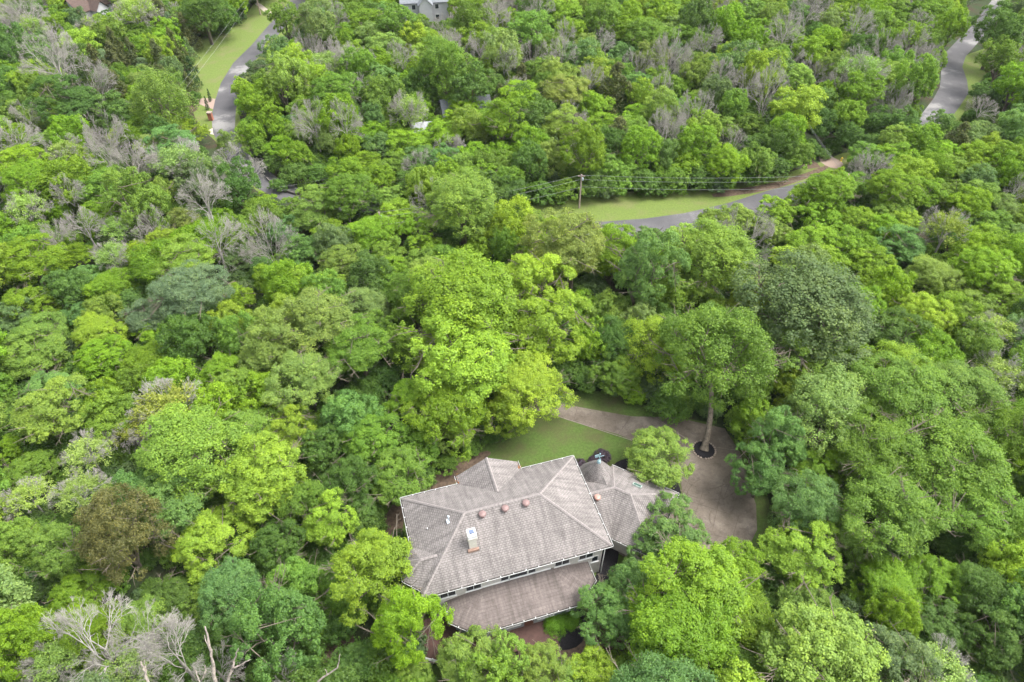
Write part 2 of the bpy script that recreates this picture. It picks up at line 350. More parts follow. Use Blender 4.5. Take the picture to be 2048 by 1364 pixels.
#TREES#
HAND = """
45 30 90 50 d -|62 58 74 58 s P|15 98 84 90 m D|106 116 130 84 d -|125 35 60 50 m G|102 50 48 42 m L|140 70 42 36 m G|192 58 60 48 m Y|175 84 46 50 c C
268 22 104 60 s P|240 48 56 46 m L|286 72 66 46 m G|320 20 58 46 m G|230 92 54 54 c C|332 42 56 54 c C|372 66 56 64 c C|350 100 62 62 c C|266 112 54 54 c C|320 128 70 60 c C|200 142 76 62 c C
345 60 50 48 c Q|276 95 50 34 o Q|202 118 60 44 o Q|282 126 44 28 o Q|376 98 34 50 c Q|405 24 110 64 m D|448 34 66 60 m D|405 58 46 36 b O|242 146 44 42 m G|150 205 140 104 m D|232 226 90 80 m D
20 150 54 60 m L|66 166 60 52 m L|50 226 62 50 d -|316 202 128 122 w S|378 172 42 88 c C|348 256 82 50 m Y|86 246 72 40 m S|290 268 40 38 c Q|166 266 42 32 m S|30 282 100 56 d -|206 300 84 80 d -|262 318 92 80 d -
246 276 60 38 m Y|360 286 110 54 m B|452 290 60 58 o P|356 322 124 68 s P|32 336 120 64 m L|150 330 80 50 m Y|110 280 90 50 o S|500 345 70 60 s P|398 264 54 34 m Y|455 315 70 50 s P|130 300 80 50 s P
570 40 80 76 m G|632 50 92 92 o P|680 32 58 50 m L|738 46 82 60 m L|786 48 100 80 m G|750 80 72 70 o P|700 78 48 58 m G|562 108 74 72 o B|562 165 104 110 m S|664 190 124 70 m G|628 240 86 88 d -|690 246 78 84 d -
650 130 100 58 s P|690 114 62 48 d -|730 116 46 42 d -|803 114 66 54 d -|757 164 80 68 m B|720 140 54 42 m G|820 166 66 54 m L|893 140 130 118 m G|938 175 96 96 m D|820 224 86 86 s P|905 62 62 50 m G|895 86 60 42 d -
855 82 74 44 m S|975 146 38 56 m L|925 212 84 38 m L|1000 246 112 104 m L|740 270 74 42 m L|790 262 60 34 m L|812 286 92 50 m L|886 272 82 50 m L|770 292 82 44 m B|657 286 58 70 o P|700 296 62 60 m L|560 300 60 52 m L|600 312 72 60 m L
545 246 60 70 m L|590 256 52 52 m B|838 318 78 60 m B|736 328 70 44 m L|944 320 92 60 m L|1008 120 58 68 d -|960 90 60 50 d -|930 30 70 40 s P|990 30 70 40 d -|505 270 60 60 m L|500 210 50 60 m L|480 180 50 50 m Y
1062 62 100 84 m G|1080 24 62 36 d -|1130 66 50 56 d -|1124 108 76 52 d -|1202 36 80 80 m G|1205 82 56 50 d -|1270 38 58 36 o S|1302 72 98 60 m G|1325 15 80 38 o G|1352 36 48 44 m D|1362 80 64 60 m G|1310 110 56 44 m V|1350 106 60 40 m B
1412 84 66 64 s P|1446 48 50 60 m S|1500 28 80 50 m G|1494 60 70 42 m B|1455 106 50 30 m L|1494 106 56 42 d -|1522 74 50 40 s P|1512 126 60 46 m D|1395 144 62 50 o S|1443 150 70 50 d -|1492 164 70 54 d -|1240 110 72 50 m B|1182 154 60 54 d -
1220 142 40 42 m V|1080 144 76 62 m G|1124 190 110 70 o V|1262 174 82 60 m B|1312 164 62 56 m G|1352 176 60 50 m G|1210 190 32 40 m L|1044 214 92 50 m L|1100 226 72 42 m B|1150 210 52 54 o K|1316 244 46 46 d -|1275 236 70 40 m L|1346 216 60 50 m B|1390 216 70 46 m L
1118 256 108 48 m S|1210 256 82 48 m L|1064 300 84 86 m L|1102 306 46 60 o K|1172 300 112 106 m L|1276 300 92 98 m L|1330 312 60 76 m B|1390 290 92 90 m L|1450 264 80 50 m G|1502 250 72 50 m G|1510 292 60 50 m B|1455 330 80 80 m L|1520 330 80 70 m G|1230 340 90 60 m G|1010 310 80 60 m L
1550 32 60 50 m G|1616 22 76 46 d -|1664 26 46 32 d -|1724 14 80 40 o G|1714 46 76 54 d -|1570 62 82 50 d -|1632 76 60 56 m D|1786 22 70 50 m G|1860 16 84 46 m G|1840 46 66 44 s P|1904 58 74 78 m L|1868 78 60 56 o G|1776 76 36 40 m L|1816 92 80 58 m L|1690 90 60 44 o S
1585 116 56 46 s P|1632 112 50 40 m S|1722 140 110 70 s P|1680 160 52 36 d -|1640 140 36 30 m V|1596 160 92 56 m S|1838 168 94 108 m G|1868 126 50 60 m S|1795 196 64 70 m G|1712 206 92 80 m L|1636 206 70 68 m B|1560 206 62 50 m G|2000 62 104 96 m D|2036 18 60 50 m G
2004 124 92 78 m G|2022 192 92 90 m L|1962 186 50 42 m B|1964 216 66 46 s P|1884 244 48 46 m B|1960 278 90 68 o P|2014 250 72 52 o P|1838 284 92 74 m L|1698 272 60 54 m D|1746 284 46 36 m B|1760 244 60 60 m D|1640 250 62 72 m D|1575 268 80 88 m L|1600 306 56 50 m G
1728 306 50 44 m B|1790 322 96 50 m L|1880 310 80 60 m L|1950 340 90 60 m L|2030 310 60 70 m G|60 364 112 68 m L|136 386 66 64 d -|195 352 72 60 m G|50 416 92 72 s P|72 466 64 60 m G|124 426 52 50 m L|265 402 62 28 m Y|275 378 72 50 m G|325 386 62 66 m S
408 392 112 82 d -|476 376 90 108 m D|168 450 84 62 d -|114 476 62 56 d -|238 456 92 50 s P|305 446 62 60 d -|368 440 76 46 o V|440 440 62 36 m L|430 476 112 60 d -|292 482 72 42 s P|222 508 82 62 s P|60 526 132 76 m L|160 512 68 46 m L
334 490 112 56 m Y|272 512 62 62 m Y|376 528 140 72 o S|482 512 80 60 o K|384 592 154 78 o Q|300 638 122 60 o Q|262 602 74 56 m B|220 580 110 60 m L|168 560 70 60 m B|62 604 122 80 m L|160 632 62 52 m B|74 668 112 60 o S|200 668 112 62 m Y|314 668 82 50 m L
376 652 72 62 m B|456 652 96 92 m Y|484 600 92 60 m L|530 420 72 60 m L|592 416 62 50 m G|560 466 80 60 m B|607 504 86 70 m B|622 436 112 60 m S|660 470 82 58 m L|740 470 112 60 m L|690 392 124 50 m G|730 406 74 50 m B|786 402 80 42 m S
800 430 92 40 m Y|815 452 82 50 m L|924 408 168 100 m S|910 444 72 60 m B|970 456 50 42 o K|856 492 82 50 m L|892 512 62 60 o G|955 500 62 60 m Y|1012 500 72 92 m G|770 510 82 60 m G|680 530 112 60 m S|790 546 82 50 m L|924 532 72 50 m Y|540 560 62 80 m L
524 540 50 60 m B|594 556 62 50 m Y|660 570 92 52 m Y|850 560 110 60 m S|640 640 190 136 o P|742 622 116 100 o P|560 680 120 90 o P|722 700 160 100 o G|612 752 164 116 o P|928 612 262 190 m Y|1046 568 176 150 m Y|1070 662 206 176 m Y|950 722 240 190 m Y|868 700 110 110 m Y
836 790 140 104 m L|1056 776 166 130 m Y|900 842 160 110 m L|1020 836 100 100 m Y|1110 760 60 150 m D|1146 500 190 166 o V|1280 540 154 180 m B|1426 520 190 150 m S|1376 574 92 72 m S|1150 620 100 70 m L|1172 692 92 96 m L
1436 706 236 220 o G|1230 690 126 110 m D|1330 650 72 110 m D|1240 750 110 70 m G|1606 628 290 150 m K|1490 572 82 62 o V|1600 694 190 100 m G|1620 398 100 60 m L|1702 376 82 60 o G|1640 432 102 70 m L|1710 442 90 60 m L|1766 396 110 74 m L|1832 392 102 80 m L
1786 424 84 66 m S|1900 390 92 60 m G|1960 398 92 70 m S|2014 424 84 50 o P|1990 456 92 70 m G|1896 456 104 88 s V|2034 376 56 60 d -|1812 446 82 52 m Y|1816 494 112 72 m B|1550 470 74 60 m S|1622 482 110 60 m L|1702 492 104 60 m L|1570 524 92 60 m Y|1650 532 104 60 m L
1740 534 104 62 m L|1724 574 52 50 m L|1790 566 72 44 m L|1974 492 104 80 m L|1960 542 132 70 m L|2006 588 122 72 m Y|1868 560 124 62 m S|1826 636 134 112 m Y|1856 596 44 42 m L|1944 622 104 72 m S|1994 664 112 70 s P|60 716 134 92 m S|112 772 116 72 m B
200 722 122 80 m L|304 732 122 90 m L|212 802 74 100 m L|268 764 82 80 m G|86 832 172 112 m S|28 896 74 62 m L|56 940 112 60 m G|336 816 160 132 s V|262 862 90 50 s V|440 742 122 80 m L|466 782 112 110 m S|386 900 230 150 m S|500 866 150 120 m S
176 906 112 80 s P|58 992 102 60 s P|162 986 112 62 s P|236 1076 172 206 o O|570 880 130 120 m Y|530 964 200 176 m Y|612 1010 110 130 m G|742 886 150 120 m G|790 956 140 104 m G|690 968 120 124 m D|836 900 100 84 m G|912 858 110 80 m S|712 1005 110 80 m D|640 900 90 90 m D
1564 880 130 164 m B|1512 768 92 104 o G|1680 806 92 84 m L|1616 936 130 104 m L|1524 950 120 120 m B|1306 916 146 92 m S ornament|1800 802 210 150 o G|1922 786 180 140 o S|1762 902 200 140 o G|1902 912 230 160 o G|2004 876 150 160 o G|1784 1012 220 124 o G|1934 1030 180 110 o G|2000 750 120 80 s P
38 1082 124 112 m S|112 1112 112 124 m S|58 1274 150 160 m L|150 1200 130 84 m L|196 1296 230 170 e -|350 1310 170 150 e -|275 1272 150 100 d -|430 1336 120 80 d -|110 1318 120 90 s P|250 1340 150 70 s P|290 1246 122 62 m S|345 1190 110 70 m D|402 1196 104 84 m G|412 1078 180 140 m Y|566 1240 200 220 m B|752 1128 200 180 m Y|838 1172 76 66 m Y|800 1246 170 190 m L
690 1180 110 110 m G|566 1350 100 80 e -|926 1332 160 140 m S|1006 1312 100 124 m S|1078 1344 120 94 m S|1146 1366 90 80 m S|826 1350 80 60 m S|1190 1345 110 50 m Y|1338 1080 168 124 m B|1296 1140 100 90 m B|640 400 90 50 m S|700 345 84 64 m L|762 362 90 74 m L|830 366 84 74 m D|885 352 84 84 m L|960 362 100 84 m L|1015 365 70 70 m G|1652 388 116 84 m L|928 238 90 46 m L|975 232 80 44 m G|872 254 50 40 m G|1800 250 84 74 m D|1822 226 50 50 m G|1740 320 80 60 m G|1560 424 90 50 m L|1420 440 70 44 m S|1215 480 70 56 m G|1290 482 84 64 m B|1365 478 76 60 m S|178 52 60 34 s P|222 40 46 40 m D|150 40 50 40 m G|838 44 50 34 m G|885 50 50 40 s P|1480 440 90 50 m S|790 330 60 50 m G|1252 1168 90 100 m B|1226 1226 146 130 m B|1404 1170 240 150 m L|1360 1256 230 160 m L|1474 1236 160 150 m L|1592 1116 180 150 m Y
1640 1310 290 150 m S|1620 1210 130 80 m G|1780 1176 134 104 m L|1862 1152 134 112 m L|1792 1246 112 120 m L|1884 1266 130 112 m D|1962 1184 140 130 m D|2004 1294 130 130 m D|1880 1346 150 60 s P|2022 1082 104 124 m G|1700 1080 120 90 m G|1480 1340 140 80 m G|470 1280 90 90 m D|700 1330 90 70 m D|1330 1345 110 60 m D
"""
for line in HAND.replace('\n', '|').split('|'):
    t = line.split()
    if len(t) < 6: continue
    u, v, w, h = map(float, t[:4])
    rec(u, v, w, h, t[4], t[5] if t[5] != '-' else 'P', hero=(t[6] if len(t) > 6 else None))
# shrubs standing at the edges of lawn and drive
SHRUBS = """1272 790 62 46 L|1172 758 80 56 D|1226 762 80 56 K|1338 812 90 64 D|1420 800 80 64 D|1150 742 70 60 D|848 954 54 46 D|800 986 52 42 D|890 928 54 46 G|942 894 52 44 D|988 868 54 46 D
1080 388 70 60 D|1130 384 70 60 G|1185 372 76 64 D|1235 372 70 56 G|1290 366 76 60 D|1345 362 76 60 G|1400 360 76 60 D|1450 356 76 60 G|1500 350 70 54 D|1548 340 66 54 D|1585 326 60 50 G|1110 396 50 36 D|1210 384 50 34 K|1320 378 50 34 D|1430 372 50 36 K
390 195 30 26 D|1668 296 30 30 D|1615 300 50 46 D|560 372 40 22 D|500 215 50 50 L|505 260 50 54 G|520 300 50 50 G|548 330 50 46 D|590 350 60 50 D|640 352 60 50 D|700 366 60 46 D|1250 348 80 60 L|1370 336 80 70 L|1470 330 80 60 G|1160 350 80 60 G"""
for t in SHRUBS.replace('\n', '|').split('|'):
    u, v, w, h, c = t.split(); rec(float(u), float(v), float(w), float(h), 'b', c)
# ---------------------------------------------------------------- what stays open: ground things, surveyed as corners on z=0
def G(pts, z=0): return [tuple(W(u, v, z)[:2]) for u, v in pts]
OPEN_PX = [  # visible open areas (picture outline of the ground that is not under crowns)
 [(800, 1000), (912, 920), (990, 890), (1110, 820), (1140, 785), (1240, 792), (1330, 835), (1400, 850), (1450, 860), (1470, 960), (1505, 1010), (1470, 1085), (1400, 1060), (1300, 1010), (1235, 1090), (1225, 1120), (1190, 1200), (1160, 1280), (1080, 1270), (900, 1260), (880, 1200), (850, 1110), (770, 1060)],
 [(1050, 412), (1130, 402), (1300, 394), (1440, 388), (1560, 368), (1640, 340), (1690, 318), (1655, 300), (1700, 312), (1590, 370), (1560, 400), (1370, 440), (1215, 452), (1130, 420)],
 [(390, 185), (398, 80), (470, 68), (512, 10), (530, 0), (610, 0), (546, 60), (528, 95), (480, 120), (455, 160), (445, 190), (470, 230), (485, 305), (440, 270), (420, 255), (395, 225), (385, 200)],
 [(1975, 0), (2006, 0), (1960, 65), (1968, 110), (1945, 175), (1935, 190), (1900, 240), (1850, 240), (1892, 150), (1895, 110), (1930, 70), (1950, 40)],
 [(528, 350), (570, 388), (600, 392), (640, 386), (600, 395), (560, 380)],
 [(180, 15), (200, 15), (200, 42), (178, 42)], [(812, 0), (885, 0), (885, 40), (815, 40)],
 [(940, 200), (968, 200), (968, 216), (940, 216)], [(885, 220), (905, 220), (905, 232), (885, 232)], [(838, 255), (858, 255), (858, 266), (838, 266)]]
def inpoly(x, y, poly):
    c = False; n = len(poly)
    for i in range(n):
        x1, y1 = poly[i]; x2, y2 = poly[i-1]
        if (y1 > y) != (y2 > y) and x < (x2-x1)*(y-y1)/(y2-y1)+x1: c = not c
    return c
def blocks_open(x, y, zc, a, b):
    u, v, s = P(x, y, zc); dist = math.hypot(x, y); phi = math.atan2(H-zc, dist)
    rw = a*s*0.95; rh = s*math.hypot(a*math.sin(phi), b*math.cos(phi))*0.95
    for poly in OPEN_PX:
        for k in range(8):
            if inpoly(u+rw*math.cos(k*PI/4), v+rh*math.sin(k*PI/4), poly): return True
        if inpoly(u, v, poly): return True
        for q in poly:
            if ((q[0]-u)/rw)**2+((q[1]-v)/rh)**2 < 0.9: return True
    return False
ROADS = [G([(600, -20), (588, 5), (540, 62), (500, 110), (470, 150), (448, 200), (445, 240), (462, 285), (500, 330), (560, 388), (640, 398)]), G([(1120, 452), (1210, 456), (1380, 440), (1480, 414), (1560, 392), (1630, 372)]), G([(1860, 240), (1900, 190), (1912, 160), (1910, 125), (1940, 85), (1985, 30), (2015, -20)])]
def road_dist(x, y): return min(seg_dist(x, y, pl) for pl in ROADS)
def seg_dist(x, y, pl):
    best = 1e9
    for i in range(len(pl)-1):
        ax, ay = pl[i]; bx, by = pl[i+1]; dx, dy = bx-ax, by-ay
        t = max(0, min(1, ((x-ax)*dx+(y-ay)*dy)/(dx*dx+dy*dy))); best = min(best, math.hypot(x-ax-t*dx, y-ay-t*dy))
    return best
# clear ground of the home plot
PLOT = G([(760, 1080), (800, 985), (905, 915), (1000, 860), (1110, 790), (1150, 770), (1260, 780), (1400, 830), (1470, 850), (1540, 980), (1560, 1100), (1440, 1160), (1300, 1200), (1260, 1330), (1080, 1420), (860, 1400), (800, 1250)])
n_hand = len(ALL)
FILLCOL = ['L']*5+['G']*5+['S']*4+['Y']*3+['B']*3+['D']*3+['P']*2+['K']
rf = random.Random(21); grid = {}
def gk(x, y): return int(x//12), int(y//12)
for t in ALL: grid.setdefault(gk(t['x'], t['y']), []).append(t)
for _ in range(26000):
    y = rf.uniform(14, 330); half = 0.80*(y+25)+20
    x = rf.uniform(-half, half)
    a = rf.uniform(2.9, 5.6); b = a*rf.uniform(0.75, 1.15); zc = b*0.95+rf.uniform(0.4, 2.2)
    if inpoly(x, y, PLOT) or road_dist(x, y) < 4.0+a*0.5: continue
    k = gk(x, y); ok = True
    for i in (-1, 0, 1):
        for j in (-1, 0, 1):
            for t in grid.get((k[0]+i, k[1]+j), ()):
                if (t['x']-x)**2+(t['y']-y)**2 < (0.56*(t['a']+a))**2: ok = False; break
            if not ok: break
        if not ok: break
    if not ok or blocks_open(x, y, zc, a, b): continue
    r = rf.random(); kind = 'd' if r < 0.10 else 's' if r < 0.17 else 'o' if r < 0.35 else 'c' if (r < 0.38) else 'm'
    if y < 75 and kind in 'dsc': kind = 'm'
    u, v, s = P(x, y, zc)
    d = dict(u=u, v=v, w=2*a*s, x=x, y=y, zc=zc, a=a, b=b, kind=kind, col=rf.choice(FILLCOL) if kind != 'c' else 'C', hero=None)
    if kind in 'ds': d['col'] = 'P'
    ALL.append(d); grid.setdefault(k, []).append(d)
def vis(t):
    u, v, w = t['u'], t['v'], t['w']; r = w/2
    ix = max(0, min(2048, u+r)-max(0, u-r)); iy = max(0, min(1364, v+r*.8)-max(0, v-r*.8)); return ix*iy
order = sorted(range(len(ALL)), key=lambda i: -(vis(ALL[i])*(3.0 if i < n_hand else 1.0)))
trees_only = [i for i in order if ALL[i]['kind'] != 'b']
INDIV = set(trees_only[:300]) | {i for i in order if ALL[i]['kind'] == 'b'}
# ---------------------------------------------------------------- labels
MARKS = [(940, 1070, 'the white chimney'), (1198, 925, "the house's turret"), (1408, 900, 'the mulch ring'), (1120, 850, 'the back lawn'), (1160, 380, 'the tall roadside pole'),
 (677, 360, 'the short weathered pole'), (517, 15, 'the top lawn pole'), (400, 205, 'the left brick entrance'), (1655, 320, 'the right brick entrance'), (1905, 170, "the right road's bend"),
 (1552, 388, "the middle road's dark end"), (850, 18, 'the white house'), (190, 30, 'the brown roof'), (316, 202, 'the big rounded tree'), (236, 1076, 'the big brownish tree'),
 (950, 650, 'the huge yellow-green oak'), (1606, 628, 'the wide grey-green tree'), (955, 205, 'the red chimney'), (0, 0, "the photo's top left corner"), (2048, 0, "the photo's top right corner"),
 (0, 1364, "the photo's bottom left corner"), (2048, 1364, "the photo's bottom right corner"), (0, 682, "the left edge's midpoint"), (2048, 682, "the right edge's midpoint"), (1024, 1364, "the bottom edge's midpoint"),
 (440, 1290, 'the broken pale snags'), (1280, 540, 'the tall blue-green tree'), (1306, 916, 'the small ornamental tree'), (450, 130, 'the top left lawn'), (1300, 415, 'the middle lawn'), (384, 600, 'the wide silvery tree'), (628, 240, 'the twin bare trees')]
DIRS = ['to the right of', 'above right of', 'above', 'above left of', 'to the left of', 'below left of', 'below', 'below right of']
ORD = ['nearest', 'second nearest', 'third nearest', 'fourth nearest', 'fifth nearest', 'sixth nearest', 'seventh nearest', 'eighth nearest', 'ninth nearest', 'tenth nearest'] + ['%dth nearest' % k for k in range(11, 60)]
def look(t):
    if t['kind'] in 'de': return KW[t['kind']]
    if t['kind'] == 's': return 'half-bare tree' if t['col'] == 'P' else 'half-bare %s tree' % CW[t['col']]
    return CW[t['col']]+' '+KW[t['kind']]
buck = {}
for i in INDIV:
    t = ALL[i]; best = min(MARKS, key=lambda m: math.hypot(m[0]-t['u'], m[1]-t['v'])+(40 if math.hypot(m[0]-t['u'], m[1]-t['v']) < 18 else 0))
    du, dv = t['u']-best[0], best[1]-t['v']; k = int(round(math.atan2(dv, du)/(PI/4))) % 8
    buck.setdefault((look(t), best[2], k), []).append((math.hypot(du, dv), i))
for (lk, mk_, k), L in buck.items():
    L.sort()
    for q, (_, i) in enumerate(L):
        if len(L) == 1: ALL[i]['label'] = '%s %s %s' % (lk, DIRS[k], mk_) if True else ''
        else: ALL[i]['label'] = '%s, %s one %s %s' % (lk, ORD[q], DIRS[k], mk_)
SPECIAL = {(316, 202): 'large rounded soft green tree beside the top left lawn and brick entrance', (236, 1076): 'large brownish-leaved tree among green ones at lower left', (1606, 628): 'wide dull grey-green dome-shaped tree right of centre',
 (1280, 540): 'tall blue-green tree in front of the middle lawn', (1306, 916): 'small round ornamental tree between the turret and driveway', (1436, 706): 'tall feathery tree with bare leaning trunk standing in the mulch ring',
 (384, 592): 'wide silvery green feathery tree left of centre', (928, 612): 'huge yellow-green oak crown in the centre, topmost large dome', (1146, 500): 'olive-yellow tree with grey twigs in front of the tall roadside pole',
 (1640, 1310): 'broad soft light green crown at the bottom edge, right of centre', (752, 1128): 'bright yellow-green tree overhanging the left corner of the house roof'}
for t in ALL:
    if (t['u'], t['v']) in SPECIAL: t['label'] = SPECIAL[(t['u'], t['v'])]
# ---------------------------------------------------------------- build the individual trees
rt = random.Random(5)
def jit(c, r=rt):
    k = r.uniform(0.86, 1.16); return (c[0]*k*r.uniform(0.92, 1.08), c[1]*k, c[2]*k*r.uniform(0.85, 1.2), 1)
def protokey(t):
    big = t['w'] > 105 and t['a'] > 2.5
    return {'m': 'maple', 'o': 'oak'}[t['kind']]+('_big' if big else '') if t['kind'] in 'mo' else {'w': 'willow', 'c': 'cedar', 'b': 'bush'}.get(t['kind'])
NAMES = {'m': 'leafy_tree', 'o': 'feathery_tree', 'd': 'bare_tree', 'e': 'dead_tree', 's': 'thin_leaved_tree', 'c': 'cedar_tree', 'w': 'willow_tree', 'b': 'bush'}
GRP = {'m': 'leafy trees of the wood', 'o': 'feathery trees of the wood', 'd': 'leafless grey trees of the wood', 'e': 'large dead trees at the front', 's': 'half-bare trees of the wood', 'c': 'cedars by the top left lawn', 'b': 'bushes along the wood edge'}
FIRST = {}
for i in sorted(INDIV):
    t = ALL[i]; k = t['kind']; root = empty(NAMES[k], (t['x'], t['y'], 0))
    if k == 'b': tag(root, t['label'], 'bush', GRP['b'])
    else: tag(root, t['label'], 'tree', GRP.get(k))
    a, b, zc = t['a'], t['b'], t['zc']; rz = rt.uniform(0, 6.28)
    def put(name, me, sc, z, col=None, rot=rz):
        o = link(name, me, root); o.scale = sc; o.location = (0, 0, z); o.rotation_euler = (0, 0, rot)
        if col: o.color = col
        return o
    if k in 'de':
        put('branches', rt.choice(BARE if k == 'd' else BARE_BIG), (a, a, b), zc)
        tr = max(0.12, a*0.045); put('trunk', STEM_DEAD, (tr, tr, max(0.5, zc-b*0.9)), 0)
        continue
    if k == 's':
        put('branches', rt.choice(BARE), (a, a, b), zc); put('crown', rt.choice(WISP), (a*.95, a*.95, b*.95), zc, jit(tuple(q*1.3 for q in COL[t['col']])))
        tr = max(0.12, a*0.045); put('trunk', STEM_DEAD, (tr, tr, max(0.5, zc-b*0.9)), 0); continue
    cr, lm = PROTO[protokey(t)]; j = rt.randrange(len(cr))
    t['crown'] = put('crown', cr[j], (a, a, b), zc, jit(COL[t['col']]))
    FIRST.setdefault(cr[j].name, t['crown'])
    if k != 'b':
        if t['w'] > 60: put('branches', lm[j], (a, a, b), zc)
        tr = max(0.14, a*0.05); t['trunk'] = put('trunk', STEM, (tr, tr, max(0.5, zc-b*0.4)), 0)
    else: put('stem', STEM, (0.05, 0.05, max(0.3, zc)), 0)
# ---------------------------------------------------------------- the rest of the wood: one object of scattered trees; and undergrowth
def scatter(name, pts, rots, scls, tints, idx, sources, label, cat):
    me = bpy.data.meshes.new(name); me.vertices.add(len(pts)); me.vertices.foreach_set('co', np.array(pts, dtype=np.float32).ravel())
    for nm, ty, dat in (('rotz', 'FLOAT', rots), ('kindex', 'INT', idx)):
        a = me.attributes.new(nm, ty, 'POINT'); a.data.foreach_set('value', np.array(dat, dtype=np.float32 if ty == 'FLOAT' else np.int32))
    a = me.attributes.new('scl', 'FLOAT_VECTOR', 'POINT'); a.data.foreach_set('vector', np.array(scls, dtype=np.float32).ravel())
    a = me.attributes.new('tint', 'FLOAT_COLOR', 'POINT'); a.data.foreach_set('color', np.array(tints, dtype=np.float32).ravel())
    o = link(name, me); ng = bpy.data.node_groups.new(name, 'GeometryNodeTree')
    ng.interface.new_socket('Geometry', in_out='INPUT', socket_type='NodeSocketGeometry'); ng.interface.new_socket('Geometry', in_out='OUTPUT', socket_type='NodeSocketGeometry')
    gi = ng.nodes.new('NodeGroupInput'); go = ng.nodes.new('NodeGroupOutput'); jn = ng.nodes.new('GeometryNodeJoinGeometry')
    def na(nm, ty):
        q = ng.nodes.new('GeometryNodeInputNamedAttribute'); q.data_type = ty; q.inputs['Name'].default_value = nm
        return [s for s in q.outputs if s.enabled and s.name == 'Attribute'][0]
    rz = na('rotz', 'FLOAT'); sc = na('scl', 'FLOAT_VECTOR'); kx = na('kindex', 'INT')
    cx = ng.nodes.new('ShaderNodeCombineXYZ'); ng.links.new(rz, cx.inputs['Z'])
    for q, src in enumerate(sources):
        oi = ng.nodes.new('GeometryNodeObjectInfo'); oi.transform_space = 'ORIGINAL'; oi.inputs['Object'].default_value = src; oi.inputs['As Instance'].default_value = False
        cmp = ng.nodes.new('FunctionNodeCompare'); cmp.data_type = 'INT'; cmp.operation = 'EQUAL'
        ints = [s for s in cmp.inputs if s.type == 'INT' and s.enabled]; ng.links.new(kx, ints[0]); ints[1].default_value = q
        ip = ng.nodes.new('GeometryNodeInstanceOnPoints')
        ng.links.new(gi.outputs[0], ip.inputs['Points']); ng.links.new(cmp.outputs[0], ip.inputs['Selection'])
        geo = oi.outputs['Geometry']
        if src.name.startswith('crown'):
            sm = ng.nodes.new('GeometryNodeSetMaterial'); sm.inputs['Material'].default_value = LEAFI; ng.links.new(geo, sm.inputs['Geometry']); geo = sm.outputs[0]
        ng.links.new(geo, ip.inputs['Instance']); ng.links.new(cx.outputs[0], ip.inputs['Rotation']); ng.links.new(sc, ip.inputs['Scale'])
        ng.links.new(ip.outputs[0], jn.inputs[0])
    ng.links.new(jn.outputs[0], go.inputs[0])
    md = o.modifiers.new('scatter', 'NODES'); md.node_group = ng
    tag(o, label, cat, kind='stuff'); return o
srcs = [FIRST[n] for n in FIRST if n.startswith(('maple_crown', 'oak_crown')) or n.startswith('cedar_crown')]
sk_m = [i for i, s in enumerate(srcs) if s.data.name.startswith('maple')]; sk_o = [i for i, s in enumerate(srcs) if s.data.name.startswith('oak')]; sk_c = [i for i, s in enumerate(srcs) if s.data.name.startswith('cedar')]
bare_src = {}
for o in C.objects:
    if o.name.startswith('branches') and o.data in BARE and o.data.name not in bare_src: bare_src[o.data.name] = o
bs = list(bare_src.values()); srcs2 = srcs+bs; sk_d = list(range(len(srcs), len(srcs2)))
pts, ro, sc, ti, ix = [], [], [], [], []
for i, t in enumerate(ALL):
    if i in INDIV: continue
    k = t['kind']
    ix.append(rf.choice(sk_d if k in 'ds' else sk_c if k == 'c' and sk_c else sk_o if k == 'o' else sk_m))
    pts.append((t['x'], t['y'], t['zc'])); ro.append(rf.uniform(0, 6.28)); sc.append((t['a'], t['a'], t['b'])); ti.append(jit(COL[t['col']], rf))
scatter('distant_woodland', pts, ro, sc, ti, ix, srcs2, 'mass of small mixed trees filling the wood between and behind the larger ones', 'woodland')
bsrc = [FIRST[n] for n in FIRST if n.startswith('bush_crown')]
pts, ro, sc, ti, ix = [], [], [], [], []
for _ in range(9000):
    y = rf.uniform(12, 300); x = rf.uniform(-1, 1)*(0.8*(y+25)+15)
    if inpoly(x, y, PLOT) or road_dist(x, y) < 6.5: continue
    a = rf.uniform(1.2, 2.4)
    if blocks_open(x, y, a*.4, a, a*.6): continue
    pts.append((x, y, a*0.35)); ro.append(rf.uniform(0, 6.28)); sc.append((a, a, a*rf.uniform(.6, 1.1))); ti.append(jit(COL[rf.choice('DDDGDK')], rf)); ix.append(rf.randrange(len(bsrc)))
scatter('undergrowth', pts, ro, sc, ti, ix, bsrc, 'dark green undergrowth covering the forest floor beneath the trees', 'undergrowth')
print('TREES', len(ALL), 'hand', n_hand, 'indiv', len(INDIV), 'under', len(pts))
